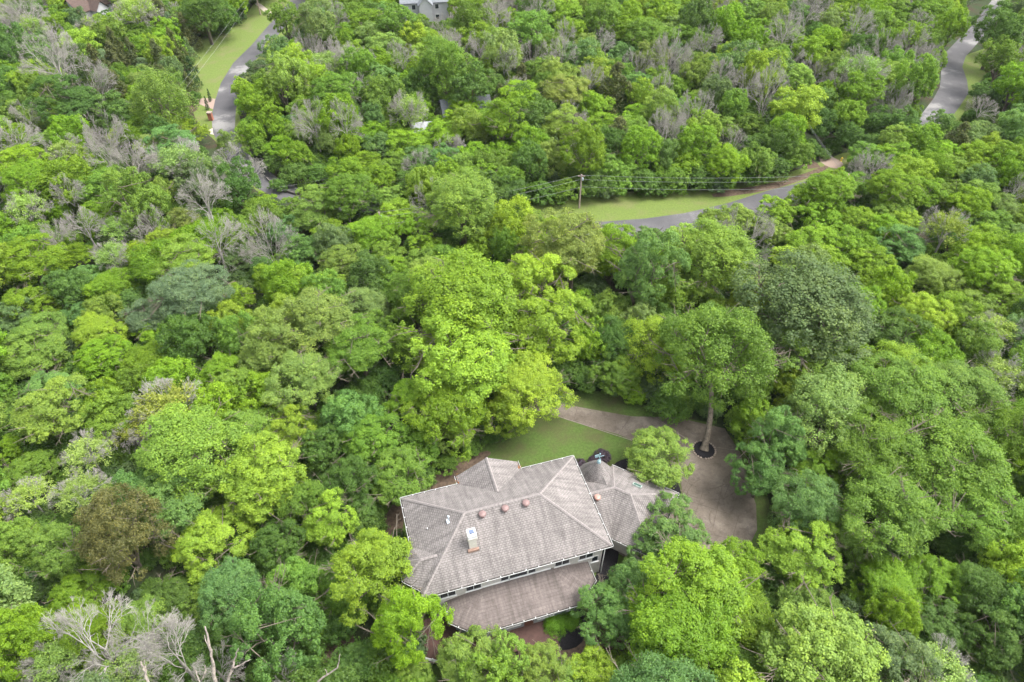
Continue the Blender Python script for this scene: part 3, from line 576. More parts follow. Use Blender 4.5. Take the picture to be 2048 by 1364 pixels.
# ---------------------------------------------------------------- the ground, lawns, drive and roads
def uvmap(o, scale=1.0):
    me = o.data; ul = me.uv_layers.new(name='UVMap')
    for p in me.polygons:
        n = p.normal; ux = Vector((0, 0, 1)).cross(n)
        ux = ux.normalized() if ux.length > 1e-4 else Vector((1, 0, 0)); vx = n.cross(ux)
        for li in p.loop_indices:
            c = me.vertices[me.loops[li].vertex_index].co; ul.data[li].uv = (c.dot(ux)*scale, c.dot(vx)*scale)
def smoothpoly(pts, it=2):
    for _ in range(it):
        q = []
        for i in range(len(pts)):
            a, b = pts[i], pts[(i+1) % len(pts)]; q += [(a[0]*.75+b[0]*.25, a[1]*.75+b[1]*.25), (a[0]*.25+b[0]*.75, a[1]*.25+b[1]*.75)]
        pts = q
    return pts
def sheet(name, poly, z, mat, label, cat='ground', kind='structure', smooth=1):
    m = MB(); poly = smoothpoly(poly, smooth) if smooth else poly
    a = sum(poly[i][0]*poly[(i+1) % len(poly)][1]-poly[(i+1) % len(poly)][0]*poly[i][1] for i in range(len(poly)))
    if a < 0: poly = poly[::-1]
    m.face([(p[0], p[1], z) for p in poly]); o = m.build(name, mat); tag(o, label, cat, kind=kind); return o
def ground_mat():
    m, n, b = nodes('forest_floor'); f = noise(n, 0.25, 6); g = noise(n, 2.5, 5)
    c = ramp(n, f, [(0.35, (0.045, 0.033, 0.020)), (0.5, (0.030, 0.045, 0.016)), (0.65, (0.022, 0.040, 0.013))])
    c = mixc(n, c, ramp(n, g, [(0.3, 0.6), (0.7, 1.3)]), mode='MULTIPLY', fac=1); n.links.new(c, b.inputs['Base Color']); b.inputs['Roughness'].default_value = 1; return m
def lawn_mat(name, base=(0.085, 0.150, 0.030), dry=(0.16, 0.15, 0.065), amount=0.5, stripes=0.0):
    m, n, b = nodes(name); f = noise(n, 0.22, 5, 0.65); g = noise(n, 3.0, 6, 0.7); h = noise(n, 14, 3)
    lo = tuple(c*.72 for c in base)
    c = ramp(n, g, [(0.3, lo), (0.5, base), (0.75, tuple(x*1.35 for x in base))])
    c = mixc(n, c, dry, ramp(n, f, [(0.62-amount*0.2, 0.0), (0.72, 1.0*min(1, amount*1.4))]))
    c = mixc(n, c, ramp(n, h, [(0.25, 0.75), (0.75, 1.2)]), mode='MULTIPLY', fac=1)
    n.links.new(c, b.inputs['Base Color']); b.inputs['Roughness'].default_value = 1
    bm_ = N(n, 'ShaderNodeBump', Strength=0.5, Distance=0.05); n.links.new(h, bm_.inputs['Height']); n.links.new(bm_.outputs[0], b.inputs['Normal']); return m
def concrete_mat():
    m, n, b = nodes('brown_concrete'); f = noise(n, 0.35, 7, 0.6); g = noise(n, 5, 6, 0.75); h = noise(n, 1.1, 5, 0.7)
    c = ramp(n, f, [(0.32, (0.088, 0.071, 0.054)), (0.52, (0.122, 0.100, 0.079)), (0.70, (0.185, 0.157, 0.130))])
    c = mixc(n, c, ramp(n, g, [(0.3, 0.82), (0.7, 1.12)]), mode='MULTIPLY', fac=1)
    c = mixc(n, c, ramp(n, h, [(0.36, 0.62), (0.5, 1.0)]), mode='MULTIPLY', fac=0.7)
    n.links.new(c, b.inputs['Base Color']); b.inputs['Roughness'].default_value = 0.75; return m
def asphalt_mat():
    m, n, b = nodes('asphalt'); f = noise(n, 0.11, 6, 0.62); g = noise(n, 8, 4)
    c = ramp(n, f, [(0.44, (0.068, 0.066, 0.070)), (0.56, (0.094, 0.091, 0.094)), (0.64, (0.19, 0.185, 0.18))])
    c = mixc(n, c, ramp(n, g, [(0.3, 0.75), (0.7, 1.2)]), mode='MULTIPLY', fac=1); n.links.new(c, b.inputs['Base Color']); b.inputs['Roughness'].default_value = 0.85; return m
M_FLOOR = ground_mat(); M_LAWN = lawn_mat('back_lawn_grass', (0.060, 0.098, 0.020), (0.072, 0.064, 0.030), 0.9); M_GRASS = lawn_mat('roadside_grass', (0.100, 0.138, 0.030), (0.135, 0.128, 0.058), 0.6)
M_CONC = concrete_mat(); M_ASPH = asphalt_mat(); M_MULCH = simple('black_mulch', (0.012, 0.011, 0.013), 1, 0.6, 14, bump=0.8); M_DIRT = simple('bare_soil', (0.085, 0.060, 0.042), 1, 0.45, 2.5)
M_PAVER = simple('pink_pavers', (0.24, 0.18, 0.145), 0.9, 0.15, 6); M_PATH = simple('pale_gravel', (0.36, 0.31, 0.27), 1, 0.25, 5)
def sheets():
    B = 2600
    sheet('ground', [(-B, -B), (B, -B), (B, B), (-B, B)], 0, M_FLOOR, 'forest floor', smooth=0)
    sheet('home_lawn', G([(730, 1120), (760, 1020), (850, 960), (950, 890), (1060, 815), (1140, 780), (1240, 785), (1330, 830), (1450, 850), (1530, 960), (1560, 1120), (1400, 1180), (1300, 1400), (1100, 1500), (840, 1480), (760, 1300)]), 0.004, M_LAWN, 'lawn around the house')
    sheet('dirt_path', G([(752, 1060), (795, 995), (860, 955), (920, 925), (970, 900), (985, 905), (970, 918), (915, 950), (905, 985), (810, 1020), (800, 1100), (830, 1200), (800, 1200), (770, 1110)]), 0.008, M_DIRT, 'bare soil strip along the back of the house')
    sheet('dirt', G([(600, 1240), (700, 1240), (720, 1330), (690, 1400), (600, 1400)]), 0.008, M_DIRT, 'bare soil under trees')
    sheet('front_ground', G([(1000, 1290), (1100, 1290), (1230, 1230), (1290, 1300), (1260, 1420), (1000, 1420)]), 0.008, M_DIRT, 'bare soil in front of the house')
    drive = G([(1000, 790), (1060, 800), (1146, 812), (1184, 819), (1264, 833), (1316, 834), (1349, 834), (1400, 846), (1449, 857), (1480, 905), (1496, 960), (1512, 1010), (1514, 1060), (1490, 1110), (1400, 1150), (1300, 1150), (1228, 1100), (1300, 1060), (1352, 1006), (1366, 992), (1362, 968), (1345, 940), (1310, 905), (1264, 880), (1236, 869), (1131, 839), (1106, 829), (1050, 816), (990, 806)])
    sheet('driveway', drive, 0.030, M_CONC, 'brown concrete driveway', smooth=0)
    sheet('road_verge', G([(520, -10), (600, -30), (640, 0), (565, 70), (540, 120), (470, 180), (480, 240), (500, 310), (560, 392), (500, 380), (440, 290), (395, 250), (378, 200), (384, 70), (470, 60)]), 0.004, M_GRASS, 'mown grass beside the left road')
    sheet('roadside_lawn', G([(980, 425), (1060, 400), (1160, 392), (1300, 380), (1440, 370), (1560, 350), (1640, 325), (1700, 300), (1760, 310), (1640, 380), (1560, 408), (1440, 445), (1370, 460), (1150, 470), (1000, 450)]), 0.004, M_GRASS, 'mown roadside lawn')
    sheet('verge_soil', G([(1420, 386), (1540, 368), (1600, 350), (1640, 335), (1665, 325), (1650, 342), (1600, 362), (1540, 381), (1430, 397)]), 0.008, M_DIRT, 'worn verge')
    sheet('right_lawn', G([(1925, 112), (1990, 90), (2010, 140), (1970, 190), (1935, 184), (1914, 150), (1918, 128)]), 0.004, M_GRASS, 'mown grass inside the right road bend')
    sheet('right_verge', G([(1925, 190), (1960, 190), (1930, 250), (1885, 260), (1898, 225)]), 0.004, M_GRASS, 'grass verge')
    sheet('entrance_drive', G([(392, 198), (412, 196), (448, 199), (448, 222), (432, 220), (412, 214), (394, 206)]), 0.010, M_PAVER, 'pink paved entrance', smooth=0)
    sheet('entrance_soil', G([(378, 212), (400, 209), (392, 222), (380, 226)]), 0.008, M_DIRT, 'red soil', smooth=0)
    sheet('farm_track', G([(514, 5), (522, 8), (546, 27), (541, 33), (524, 20), (510, 8)]), 0.010, M_PATH, 'gravel track', smooth=0)
    sheet('brick_drive', G([(1636, 320), (1641, 302), (1652, 300), (1660, 312), (1690, 326), (1678, 338), (1655, 334)]), 0.014, M_PAVER, 'pink paved entrance', smooth=1)
    sheet('entrance_soil', G([(1618, 318), (1634, 326), (1642, 335), (1616, 338), (1604, 332)]), 0.012, M_DIRT, 'red soil', smooth=0)
    sheet('road_patch', G([(414, 262), (436, 250), (441, 262), (430, 270), (420, 268)]), 0.010, M_PATH, 'pale gravel edge', smooth=0)
    def ribbon(name, px, wid, z, label):
        pl = [Vector((*W(u, v)[:2], z)) for u, v in px]; L, Rr = [], []
        for i, p in enumerate(pl):
            d = (pl[min(i+1, len(pl)-1)]-pl[max(i-1, 0)]).normalized(); nn = Vector((-d.y, d.x, 0)); w = wid[min(i, len(wid)-1)] if hasattr(wid, '__len__') else wid
            L.append(p+nn*w/2); Rr.append(p-nn*w/2)
        m = MB()
        for i in range(len(pl)-1): m.face([Rr[i], Rr[i+1], L[i+1], L[i]])
        tag(m.build(name, M_ASPH), label, 'road', kind='structure')
    ribbon('road', [(615, -25), (598, 0), (545, 62), (522, 90), (486, 126), (462, 165), (452, 200), (447, 232), (448, 262), (466, 300), (490, 332), (535, 366), (600, 398), (700, 420), (900, 436), (1040, 458), (1210, 459), (1300, 452), (1380, 441), (1470, 420), (1552, 394), (1632, 374)], [4.6]*5+[4.4, 4.6, 4.8, 4.2, 3.8]+[4.5]*11, 0.012, 'winding asphalt road through the wood')
    ribbon('side_road', [(1850, 262), (1893, 205), (1908, 180), (1908, 158), (1903, 130), (1912, 108), (1940, 78), (1962, 55), (1982, 28), (2010, -10)], [5.2, 5.4, 5.8, 5.4, 4.6, 4.4, 4.4, 4.2, 4.2, 4.2], 0.016, 'asphalt road bend at the right')
sheets()
# joints and cracks in the concrete
m = MB()
def strip(m, u0, v0, u1, v1, z, w=0.035):
    a = Vector((*W(u0, v0)[:2], z)); b = Vector((*W(u1, v1)[:2], z)); d = (b-a).normalized(); nn = Vector((-d.y, d.x, 0))*w/2
    m.face([a-nn, b-nn, b+nn, a+nn])
for q in ((1147, 843, 1155, 815), (1373, 1000, 1462, 1030), (1390, 1030, 1405, 985), (1425, 1060, 1446, 965), (1446, 1000, 1462, 960), (1462, 1085, 1478, 1030), (1380, 1060, 1470, 1080), (1355, 1010, 1378, 960), (1236, 869, 1262, 834), (1440, 900, 1475, 895)): strip(m, *q, 0.034)
o = m.build('driveway_joint', simple('joint_grime', (0.07, 0.055, 0.044), 1)); tag(o, 'dark joints across the driveway', 'joint', kind='structure')
m = MB(); strip(m, 1312, 836, 1375, 880, 0.036, 0.10); strip(m, 1104, 829, 1264, 881, 0.036, 0.10); strip(m, 1160, 816, 1200, 823, 0.036, 0.08); strip(m, 1420, 893, 1470, 900, 0.036, 0.06)
o = m.build('driveway_edge', simple('joint_pale', (0.17, 0.145, 0.12), 1)); tag(o, 'pale edge and joint lines of the driveway', 'edge', kind='structure')
m = MB()   # tyre marks
for cu, cv, r0, a0, a1 in ((1405, 930, 3.2, 3.2, 5.6), (1405, 930, 4.6, 3.4, 5.4), (1440, 1010, 3.6, 2.0, 3.6), (1450, 1040, 1.6, 2.4, 3.4)):
    c = W(cu, cv)
    for k in range(16):
        t0 = a0+(a1-a0)*k/16; t1 = a0+(a1-a0)*(k+1)/16
        m.face([(c.x+(r0+d)*math.cos(t), c.y+(r0+d)*math.sin(t), 0.035) for t, d in ((t0, 0), (t1, 0), (t1, .12), (t0, .12))])
o = m.build('tyre_mark', simple('tyre_rubber', (0.098, 0.081, 0.064), 1)); tag(o, 'curved dark tyre marks on the driveway', 'tyre marks', kind='structure')
# mulch
sheet('mulch_bed', G([(1222, 935), (1236, 922), (1262, 915), (1310, 935), (1345, 952), (1359, 972), (1363, 992), (1352, 1006), (1330, 1010), (1222, 962)]), 0.045, M_MULCH, 'black mulch bed beside the garage wing', smooth=1)
sheet('mulch_bed', G([(1072, 1250), (1110, 1222), (1165, 1210), (1176, 1262), (1160, 1292), (1130, 1302), (1100, 1298), (1082, 1284)]), 0.045, M_MULCH, 'black mulch bed in front of the house', smooth=1)
sheet('mulch_bed', G([(1200, 1100), (1222, 1092), (1240, 1095), (1230, 1150), (1190, 1200), (1178, 1190), (1196, 1140)]), 0.045, M_MULCH, 'black mulch strip beside the right end of the house', smooth=1)
# mulch ring with its kerb stones
rc = W(1408, 900); ring = empty('tree_ring', (rc.x, rc.y, 0.03)); ring.scale = (.77, .77, .8); tag(ring, 'round black mulch ring edged with pale stones in the driveway', 'tree ring')
rx, ry = 1.75, 1.75
mm = MB(); mm.lathe((0, 0, 0), [(1.6, 0), (1.6, 0.03), (1.0, 0.10), (0.3, 0.16)], 28); mm.build('mulch', M_MULCH, ring)
M_STONE = simple('ring_stone', (0.25, 0.20, 0.165), 0.95, 0.35, 8)
rs = random.Random(3)
for k in range(27):
    if k in (8, 19): continue
    t = 2*PI*k/27+rs.uniform(-.04, .04); s = MB(); q = (1.70*math.cos(t), 1.70*math.sin(t), 0.09)
    s.lathe(q, [(0.07, -0.09), (0.15, -0.05), (0.16, 0.02), (0.10, 0.08)], 7); so_ = s.build('stone', M_STONE, ring)
for t in ALL:   # the tall tree's stem leans out of the ring
    if (t['u'], t['v']) == (1436, 706):
        t['trunk'].hide_render = False; me = None
        root = t['trunk'].parent; mb = MB()
        base = Vector((rc.x-root.location.x, rc.y-root.location.y, 0.0)); top = Vector((0, 0, t['zc']-t['b']*0.2))
        pts = [base+(top-base)*f+Vector((0.25*math.sin(f*5), 0, 0)) for f in (0, .06, .2, .4, .6, .8, 1)]
        mb.tube(pts, [.58, .40, .34, .30, .26, .22, .17], 12, cap=False)
        nm = bpy.data.meshes.new('trunk'); nm.from_pydata(mb.v, [], mb.f); nm.materials.append(BARK)
        for p in nm.polygons: p.use_smooth = True
        t['trunk'].data = nm; t['trunk'].scale = (1, 1, 1); t['trunk'].rotation_euler = (0, 0, 0)
# ---------------------------------------------------------------- the house
O2 = Vector((-0.8095, 35.7726, 0)); ROT = R(16.3998)
house = empty('house', O2, ROT); tag(house, 'large pale brick house with brownish-grey hipped shingle roof', 'house')
def roof_mat(name, base, dark, bw, bh, mort=0.028, dots=1.0):
    m, n, b = nodes(name); uv = n.nodes.new('ShaderNodeUVMap'); uv.uv_map = 'UVMap'
    br = N(n, 'ShaderNodeTexBrick'); n.links.new(uv.outputs[0], br.inputs['Vector'])
    br.inputs['Scale'].default_value = 1; br.inputs['Brick Width'].default_value = bw; br.inputs['Row Height'].default_value = bh; br.inputs['Mortar Size'].default_value = mort
    br.inputs['Mortar Smooth'].default_value = 0.4; br.inputs['Color1'].default_value = (*base, 1); br.inputs['Color2'].default_value = (*[c*.90 for c in base], 1); br.inputs['Mortar'].default_value = (*dark, 1)
    br.offset = 0.5
    mp = n.nodes.new('ShaderNodeMapping'); mp.inputs['Scale'].default_value = (0.5, 3.0, 1); n.links.new(uv.outputs[0], mp.inputs[0])
    nz = N(n, 'ShaderNodeTexNoise', Scale=1.2, Detail=6.0, Roughness=0.65); n.links.new(mp.outputs[0], nz.inputs['Vector'])
    f = noise(n, 0.35, 5, 0.65); g = noise(n, 7, 4, 0.7)
    mp2 = n.nodes.new('ShaderNodeMapping'); mp2.inputs['Scale'].default_value = (2.2, 0.25, 1); n.links.new(uv.outputs[0], mp2.inputs[0])
    st2 = N(n, 'ShaderNodeTexNoise', Scale=1.0, Detail=5.0, Roughness=0.6); n.links.new(mp2.outputs[0], st2.inputs['Vector'])
    c = mixc(n, br.outputs['Color'], ramp(n, nz.outputs['Fac'], [(0.3, 0.82), (0.7, 1.14)]), mode='MULTIPLY', fac=1)
    c = mixc(n, c, ramp(n, f, [(0.35, 0.86), (0.65, 1.08)]), mode='MULTIPLY', fac=1)
    c = mixc(n, c, ramp(n, st2.outputs['Fac'], [(0.34, 0.70), (0.6, 1.08)]), mode='MULTIPLY', fac=1.0)
    c = mixc(n, c, ramp(n, g, [(0.3, 0.86), (0.7, 1.12)]), mode='MULTIPLY', fac=1)
    n.links.new(c, b.inputs['Base Color']); b.inputs['Roughness'].default_value = 0.92
    bm_ = N(n, 'ShaderNodeBump', Strength=0.6, Distance=0.02); n.links.new(br.outputs['Fac'], bm_.inputs['Height']); bm_.invert = True; n.links.new(bm_.outputs[0], b.inputs['Normal']); return m
M_ROOF = roof_mat('shingles', (0.198, 0.182, 0.174), (0.134, 0.119, 0.113), 0.32, 0.20, 0.040)
M_PORCH = roof_mat('porch_shingles', (0.145, 0.122, 0.113), (0.112, 0.092, 0.085), 0.9, 0.30, 0.03)
M_CAP = simple('ridge_shingle', (0.200, 0.180, 0.172), 0.9, 0.22, 5)
M_WHITE = simple('white_trim', (0.60, 0.60, 0.59), 0.6, 0.05, 3); M_GUTW = simple('weathered_gutter', (0.48, 0.48, 0.47), 0.6, 0.2, 1.5); M_GUT = simple('gutter_dark', (0.05, 0.045, 0.04), 0.9, 0.4, 5)
def wall_mat():
    m, n, b = nodes('painted_brick'); tc = n.nodes.new('ShaderNodeUVMap'); tc.uv_map = 'UVMap'
    br = N(n, 'ShaderNodeTexBrick'); n.links.new(tc.outputs[0], br.inputs['Vector']); br.inputs['Scale'].default_value = 1; br.inputs['Brick Width'].default_value = 0.42; br.inputs['Row Height'].default_value = 0.16
    br.inputs['Mortar Size'].default_value = 0.012; br.inputs['Color1'].default_value = (0.50, 0.475, 0.44, 1); br.inputs['Color2'].default_value = (0.43, 0.41, 0.38, 1); br.inputs['Mortar'].default_value = (0.34, 0.32, 0.30, 1)
    c = mixc(n, br.outputs['Color'], ramp(n, noise(n, 1.2, 5), [(0.3, 0.85), (0.7, 1.1)]), mode='MULTIPLY', fac=1); n.links.new(c, b.inputs['Base Color']); b.inputs['Roughness'].default_value = 0.9; return m
M_WALL = wall_mat(); M_SIDING = simple('blue_grey_siding', (0.27, 0.29, 0.30), 0.8, 0.08, 4)
M_GLASS, n_, b_ = nodes('window_glass'); b_.inputs['Base Color'].default_value = (0.02, 0.025, 0.03, 1); b_.inputs['Roughness'].default_value = 0.12; b_.inputs['Specular IOR Level'].default_value = 0.6
M_COPPER = simple('aged_copper', (0.185, 0.125, 0.118), 0.55, 0.15, 6, metal=0.2); M_COPPER2 = simple('bright_copper', (0.32, 0.19, 0.155), 0.5, 0.12, 6, metal=0.2)
M_CHIM = simple('cream_brick', (0.50, 0.47, 0.41), 0.9, 0.15, 9); M_METAL = simple('galvanised', (0.50, 0.55, 0.60), 0.45, 0.15, 5, metal=0.5)
E_, PZ, K = 6.0, 9.2, 3.2/5.4
def roofpart(name, faces, eave, zs, mat=M_ROOF, th=0.16):
    m = MB()
    for f in faces: m.face(f)
    n = len(eave)     # fascia + soffit close the roof from below
    m.f.append(tuple(range(len(m.v)+n-1, len(m.v)-1, -1))); m.v += [(p[0], p[1], zs-th) for p in eave]
    for i in range(n):
        a, b = eave[i], eave[(i+1) % n]; m.face([(a[0], a[1], zs-th), (b[0], b[1], zs-th), (b[0], b[1], zs), (a[0], a[1], zs)])
    o = m.build(name, mat, house); uvmap(o); return o
A_, B_, C_, D_ = (-9.15, 5.4, 6), (9.15, 5.4, 6), (9.15, -5.4, 6), (-9.15, -5.4, 6); RL, RR = (-3.8, 0, PZ), (3.6, 0, PZ)
main = roofpart('roof', [[D_, C_, RR, RL], [C_, B_, RR], [B_, A_, RL, RR], [A_, D_, RL]], [D_, C_, B_, A_], 6.0)
def cap(parent, pts, w=0.14, name='ridge_cap', lift=0.0):
    m = MB(); rr = random.Random(len(pts))
    for i in range(len(pts)-1):
        a = Vector(pts[i]); b = Vector(pts[i+1]); L = (b-a).length; k = max(1, int(L/0.36)); d = (b-a).normalized(); nn = Vector((-d.y, d.x, 0)).normalized()*w
        for j in range(k):
            p = a+d*(L*j/k); q = a+d*(L*(j+.93)/k); up = Vector((0, 0, 0.055+rr.uniform(0, .015)+lift)); dn = Vector((0, 0, -0.035))
            m.face([p-nn+dn+Vector((0, 0, lift)), q-nn+dn+Vector((0, 0, lift)), q+up, p+up]); m.face([p+up, q+up, q+nn+dn+Vector((0, 0, lift)), p+nn+dn+Vector((0, 0, lift))])
    return m.build(name, M_CAP, parent)
for pts in ([RL, RR], [A_, RL], [D_, RL], [C_, RR], [B_, RR]): cap(main, pts, lift=0.03)
# back gable
gh = 3.3; gz = 6+K*gh; gy = 6.4
def mplane(y): return 6+K*(5.4-y)
back = MB(); PK = (0, gy, gz); MEET = (0, 5.4-gh, gz)
back.face([(-gh, gy, 6), (-gh, 5.4, 6.0), MEET, PK][::-1]); back.face([(gh, 5.4, 6.0), (gh, gy, 6), PK, MEET][::-1])
back.face([(gh, gy-.02, 5.9), (-gh, gy-.02, 5.9), (0, gy-.02, gz-.06)])
for s in (-1, 1): back.face([(s*gh, gy, 5.85), (s*gh, 5.4, 5.85), (s*gh, 5.4, 6), (s*gh, gy, 6)])
back_roof = back.build('roof', M_ROOF, house); uvmap(back_roof); tag(back_roof, 'small back gable roof with a light ridge'); cap(back_roof, [PK, MEET], lift=0.03)
# left bay roof
bay = MB(); bz = 6+K*2.15
bp = [(-9.15, -0.2, 6.0), (-10.45, -1.45, 6.0), (-10.45, -3.35, 6.0), (-9.15, -4.6, 6.0)]; t0 = (-8.6, -2.4, bz-.05); t1 = (-7.0, -2.4, bz)
bay.face([bp[1], bp[0], t1, t0][::-1]); bay.face([bp[2], bp[1], t0][::-1]); bay.face([bp[3], bp[2], t0, t1][::-1])
for i in range(3): bay.face([(*bp[i][:2], 5.85), (*bp[i+1][:2], 5.85), bp[i+1], bp[i]])
bay.face([(*p[:2], 5.85) for p in bp]); bay_roof = bay.build('roof', M_ROOF, house); uvmap(bay_roof); tag(bay_roof, 'small bay roof at the left end'); cap(bay_roof, [t0, t1]); cap(bay_roof, [bp[1], t0]); cap(bay_roof, [bp[2], t0])
litter = simple('leaf_litter_brown', (0.20, 0.085, 0.03), 1, .5, 20)
for sx, wy_ in ((-1, 0.34), (1, 0.22)):
    m = MB(); rl_ = random.Random(4)
    for k in range(26):
        x = sx*(gh-.05)+rl_.gauss(0, .16)-sx*.12; y = 5.42+abs(rl_.gauss(0, wy_)); s_ = .07; a0 = rl_.uniform(0, 6)
        m.face([(x+s_*math.cos(a0+q), y+s_*.8*math.sin(a0+q), 6.05+rl_.uniform(0, .08)) for q in (0, 1.6, 3.1, 4.7)])
    o = m.build('leaf_litter', litter, back_roof)
# garage wing: part along x, part turned 45 degrees
WZ = 5.4; y1 = 0.95; Pp = (12.05, y1, WZ); Q = (13.33, -0.28, WZ); Rr_ = (19.13, -0.28, 3.0); Ss = (13.33, -6.08, 3.0); Vv = (10.35, -3.1, 3.0)
Tn = (13.85, 5.0, 3.0); W0 = (8.6, 5.0, 3.0); W1 = (8.6, -3.1, 3.0); R0 = (8.6, y1, WZ)
wing = roofpart('roof', [[W1, Vv, Pp, R0], [Vv, Ss, Q, Pp], [Ss, Rr_, Q], [Rr_, Tn, Pp, Q], [Tn, W0, R0, Pp]], [W1, Vv, Ss, Rr_, Tn, W0], 3.0); wing['label'] = 'lower L-shaped roof of the right wing'
for pts in ([R0, Pp], [Pp, Q], [Q, Rr_], [Q, Ss], [Pp, Tn]): cap(wing, pts)
# turret
tc_ = Vector((11.5, 3.9, 0)); tur = MB(); nS = 20; rad = 2.3; az = 6.25
ring_ = [(tc_.x+rad*math.cos(2*PI*k/nS), tc_.y+rad*math.sin(2*PI*k/nS), 3.05) for k in range(nS)]
mid_ = [(tc_.x+rad*.5*math.cos(2*PI*k/nS), tc_.y+rad*.5*math.sin(2*PI*k/nS), 4.85) for k in range(nS)]
for k in range(nS):
    j = (k+1) % nS; tur.face([ring_[k], ring_[j], mid_[j], mid_[k]]); tur.face([mid_[k], mid_[j], (tc_.x, tc_.y, az)]); tur.face([(ring_[j][0], ring_[j][1], 2.9), ring_[j], ring_[k], (ring_[k][0], ring_[k][1], 2.9)])
tur.f.append(tuple(range(len(tur.v), len(tur.v)+nS))); tur.v += [(p[0], p[1], 2.9) for p in ring_]
ts = tur.build('roof', M_ROOF, house); uvmap(ts); ts['label'] = 'round conical turret roof'
sd_ = MB(); gx = 11.6   # small saddle joining turret and wing
sd_.face([(gx, 3.4, 5.05), (gx-1.5, 3.0, 4.0), (gx-1.5, 2.6, 4.15), (gx, 1.5, 5.05)][::-1]); sd_.face([(gx, 3.4, 5.05), (gx, 1.5, 5.05), (gx+1.2, 2.8, 4.2), (gx+1.2, 3.2, 4.1)][::-1])
sa = sd_.build('roof', M_ROOF, house); uvmap(sa); sa['label'] = 'small saddle roof between turret and wing'
# weathervane
wv = MB(); wv.lathe((tc_.x, tc_.y, az-.25), [(0.22, 0), (0.18, .3), (0.06, .42)], 12); wv.tube([(tc_.x, tc_.y, az), (tc_.x, tc_.y, az+1.2)], 0.03, 6)
wv.tube([(tc_.x-.5, tc_.y, az+.75), (tc_.x+.5, tc_.y, az+.75)], 0.025, 6); wv.tube([(tc_.x, tc_.y-.35, az+.62), (tc_.x, tc_.y+.35, az+.62)], 0.02, 6)
wv.prism([(tc_.x-.55, tc_.y-.02), (tc_.x-.1, tc_.y-.02), (tc_.x-.1, tc_.y+.02), (tc_.x-.55, tc_.y+.02)], az+.85, az+1.15); wv.lathe((tc_.x, tc_.y, az+1.15), [(0.02, 0), (0.09, .08), (0.02, .18)], 8)
wv.build('weathervane', simple('verdigris', (0.22, 0.33, 0.36), 0.6, 0.3, 8), ts)
# porch roof
pe = [(-7.1, -4.8), (-7.1, -6.9), (-5.03, -8.62), (5.03, -8.62), (7.12, -6.85), (7.12, -4.8)]; PZ0, PZ1 = 2.9, 3.62; Ta, Tb = (-3.45, -4.8, PZ1), (3.35, -4.8, PZ1); e3 = [(x, y, PZ0) for x, y in pe]
porch = roofpart('roof', [[e3[0], e3[1], Ta], [e3[1], e3[2], Ta], [e3[2], e3[3], Tb, Ta], [e3[3], e3[4], Tb], [e3[4], e3[5], Tb]], pe, PZ0, M_PORCH); porch['label'] = 'low brown-grey roof of the front ground floor'
mf = MB(); mf.box(-3.5, -1.55, -4.9, -4.78, 3.62, 3.72); mf.box(0.6, 3.3, -4.9, -4.78, 3.62, 3.72); mf.build('flashing', M_WHITE, porch)
# gutters
def gutter(parent, pts, closed=False, hang=1.25):
    a_, b_ = MB(), MB(); n = len(pts) if closed else len(pts)-1
    for i in range(n):
        p = Vector(pts[i]); q = Vector(pts[(i+1) % len(pts)]); d = (q-p); L = d.length; d.normalize(); an = math.atan2(d.y, d.x); out = Vector((d.y, -d.x, 0))
        c = (p+q)/2; a_.obox(c+out*0.135+Vector((0, 0, -0.06)), an, L/2+.1, 0.014, 0.04); b_.obox(c+out*0.055+Vector((0, 0, -0.10)), an, L/2, 0.05, 0.04)
        k = int(L/hang)
        for j in range(1, k+1): a_.obox(p+d*(L*j/(k+1))+out*0.055+Vector((0, 0, -0.02)), an, 0.035, 0.085, 0.012)
    a_.build('gutter', M_GUTW, parent); b_.build('gutter_trough', M_GUT, parent)
gutter(main, [D_, C_, B_]); gutter(main, [(3.3, 5.4, 6), (9.15, 5.4, 6)][::-1]); gutter(main, [(-3.3, 5.4, 6), A_, (-9.15, -0.2, 6)])
gutter(back_roof, [(-gh, 5.4, 6), (-gh, gy, 6)][::-1]); gutter(back_roof, [(gh, gy, 6), (gh, 5.4, 6)][::-1]); gutter(bay_roof, bp)
gutter(wing, [Ss, Rr_, Tn]); gutter(wing, [W1, Vv, Ss]); gutter(porch, e3)
# chimney, vents, pipes, skylight
ch = MB(); ch.box(-4.05, -3.35, -2.85, -2.1, 7.0, 9.15); ch.box(-4.13, -3.27, -2.93, -2.02, 9.15, 9.35)
cho = ch.build('chimney', M_CHIM, main); cho.location = (0, 0, 0)
cc = MB(); cc.box(-4.15, -3.25, -2.6, -1.6, 9.352, 9.85); cc.v = [(x*(1 if z < 9.6 else 1), y, z) for x, y, z in cc.v]
ck = MB(); ck.box(-4.1, -3.3, -2.9, -2.05, 9.352, 9.75); ck.box(-4.02, -3.38, -2.82, -2.13, 9.75, 9.80); ck.build('chimney_top', M_WHITE, main)
cl = MB(); cl.box(-3.9, -3.48, -2.66, -2.28, 9.802, 9.92); cl.build('flue_lid', simple('slate_metal', (0.10, 0.13, 0.20), 0.5), main)
fl = MB(); fl.box(-4.25, -3.2, -3.12, -2.86, 7.2, 7.63); fl.build('flashing', simple('rusty_flashing', (0.20, 0.13, 0.10), 0.7, 0.3, 8), main)
def mushroom(parent, x, y, z, mat, s=1.0):
    m = MB(); m.lathe((x, y, z), [(0.22*s, -0.35), (0.22*s, 0.12), (0.36*s, 0.10), (0.37*s, 0.17), (0.30*s, 0.27), (0.14*s, 0.33), (0.02, 0.345)], 20); return m.build('roof_vent', mat, parent, smooth=False)
for x in (-2.2, 0.0, 2.05): mushroom(main, x, -0.55, 9.0, M_COPPER)
mushroom(wing, 10.0, 0.35, 5.18, M_COPPER2)
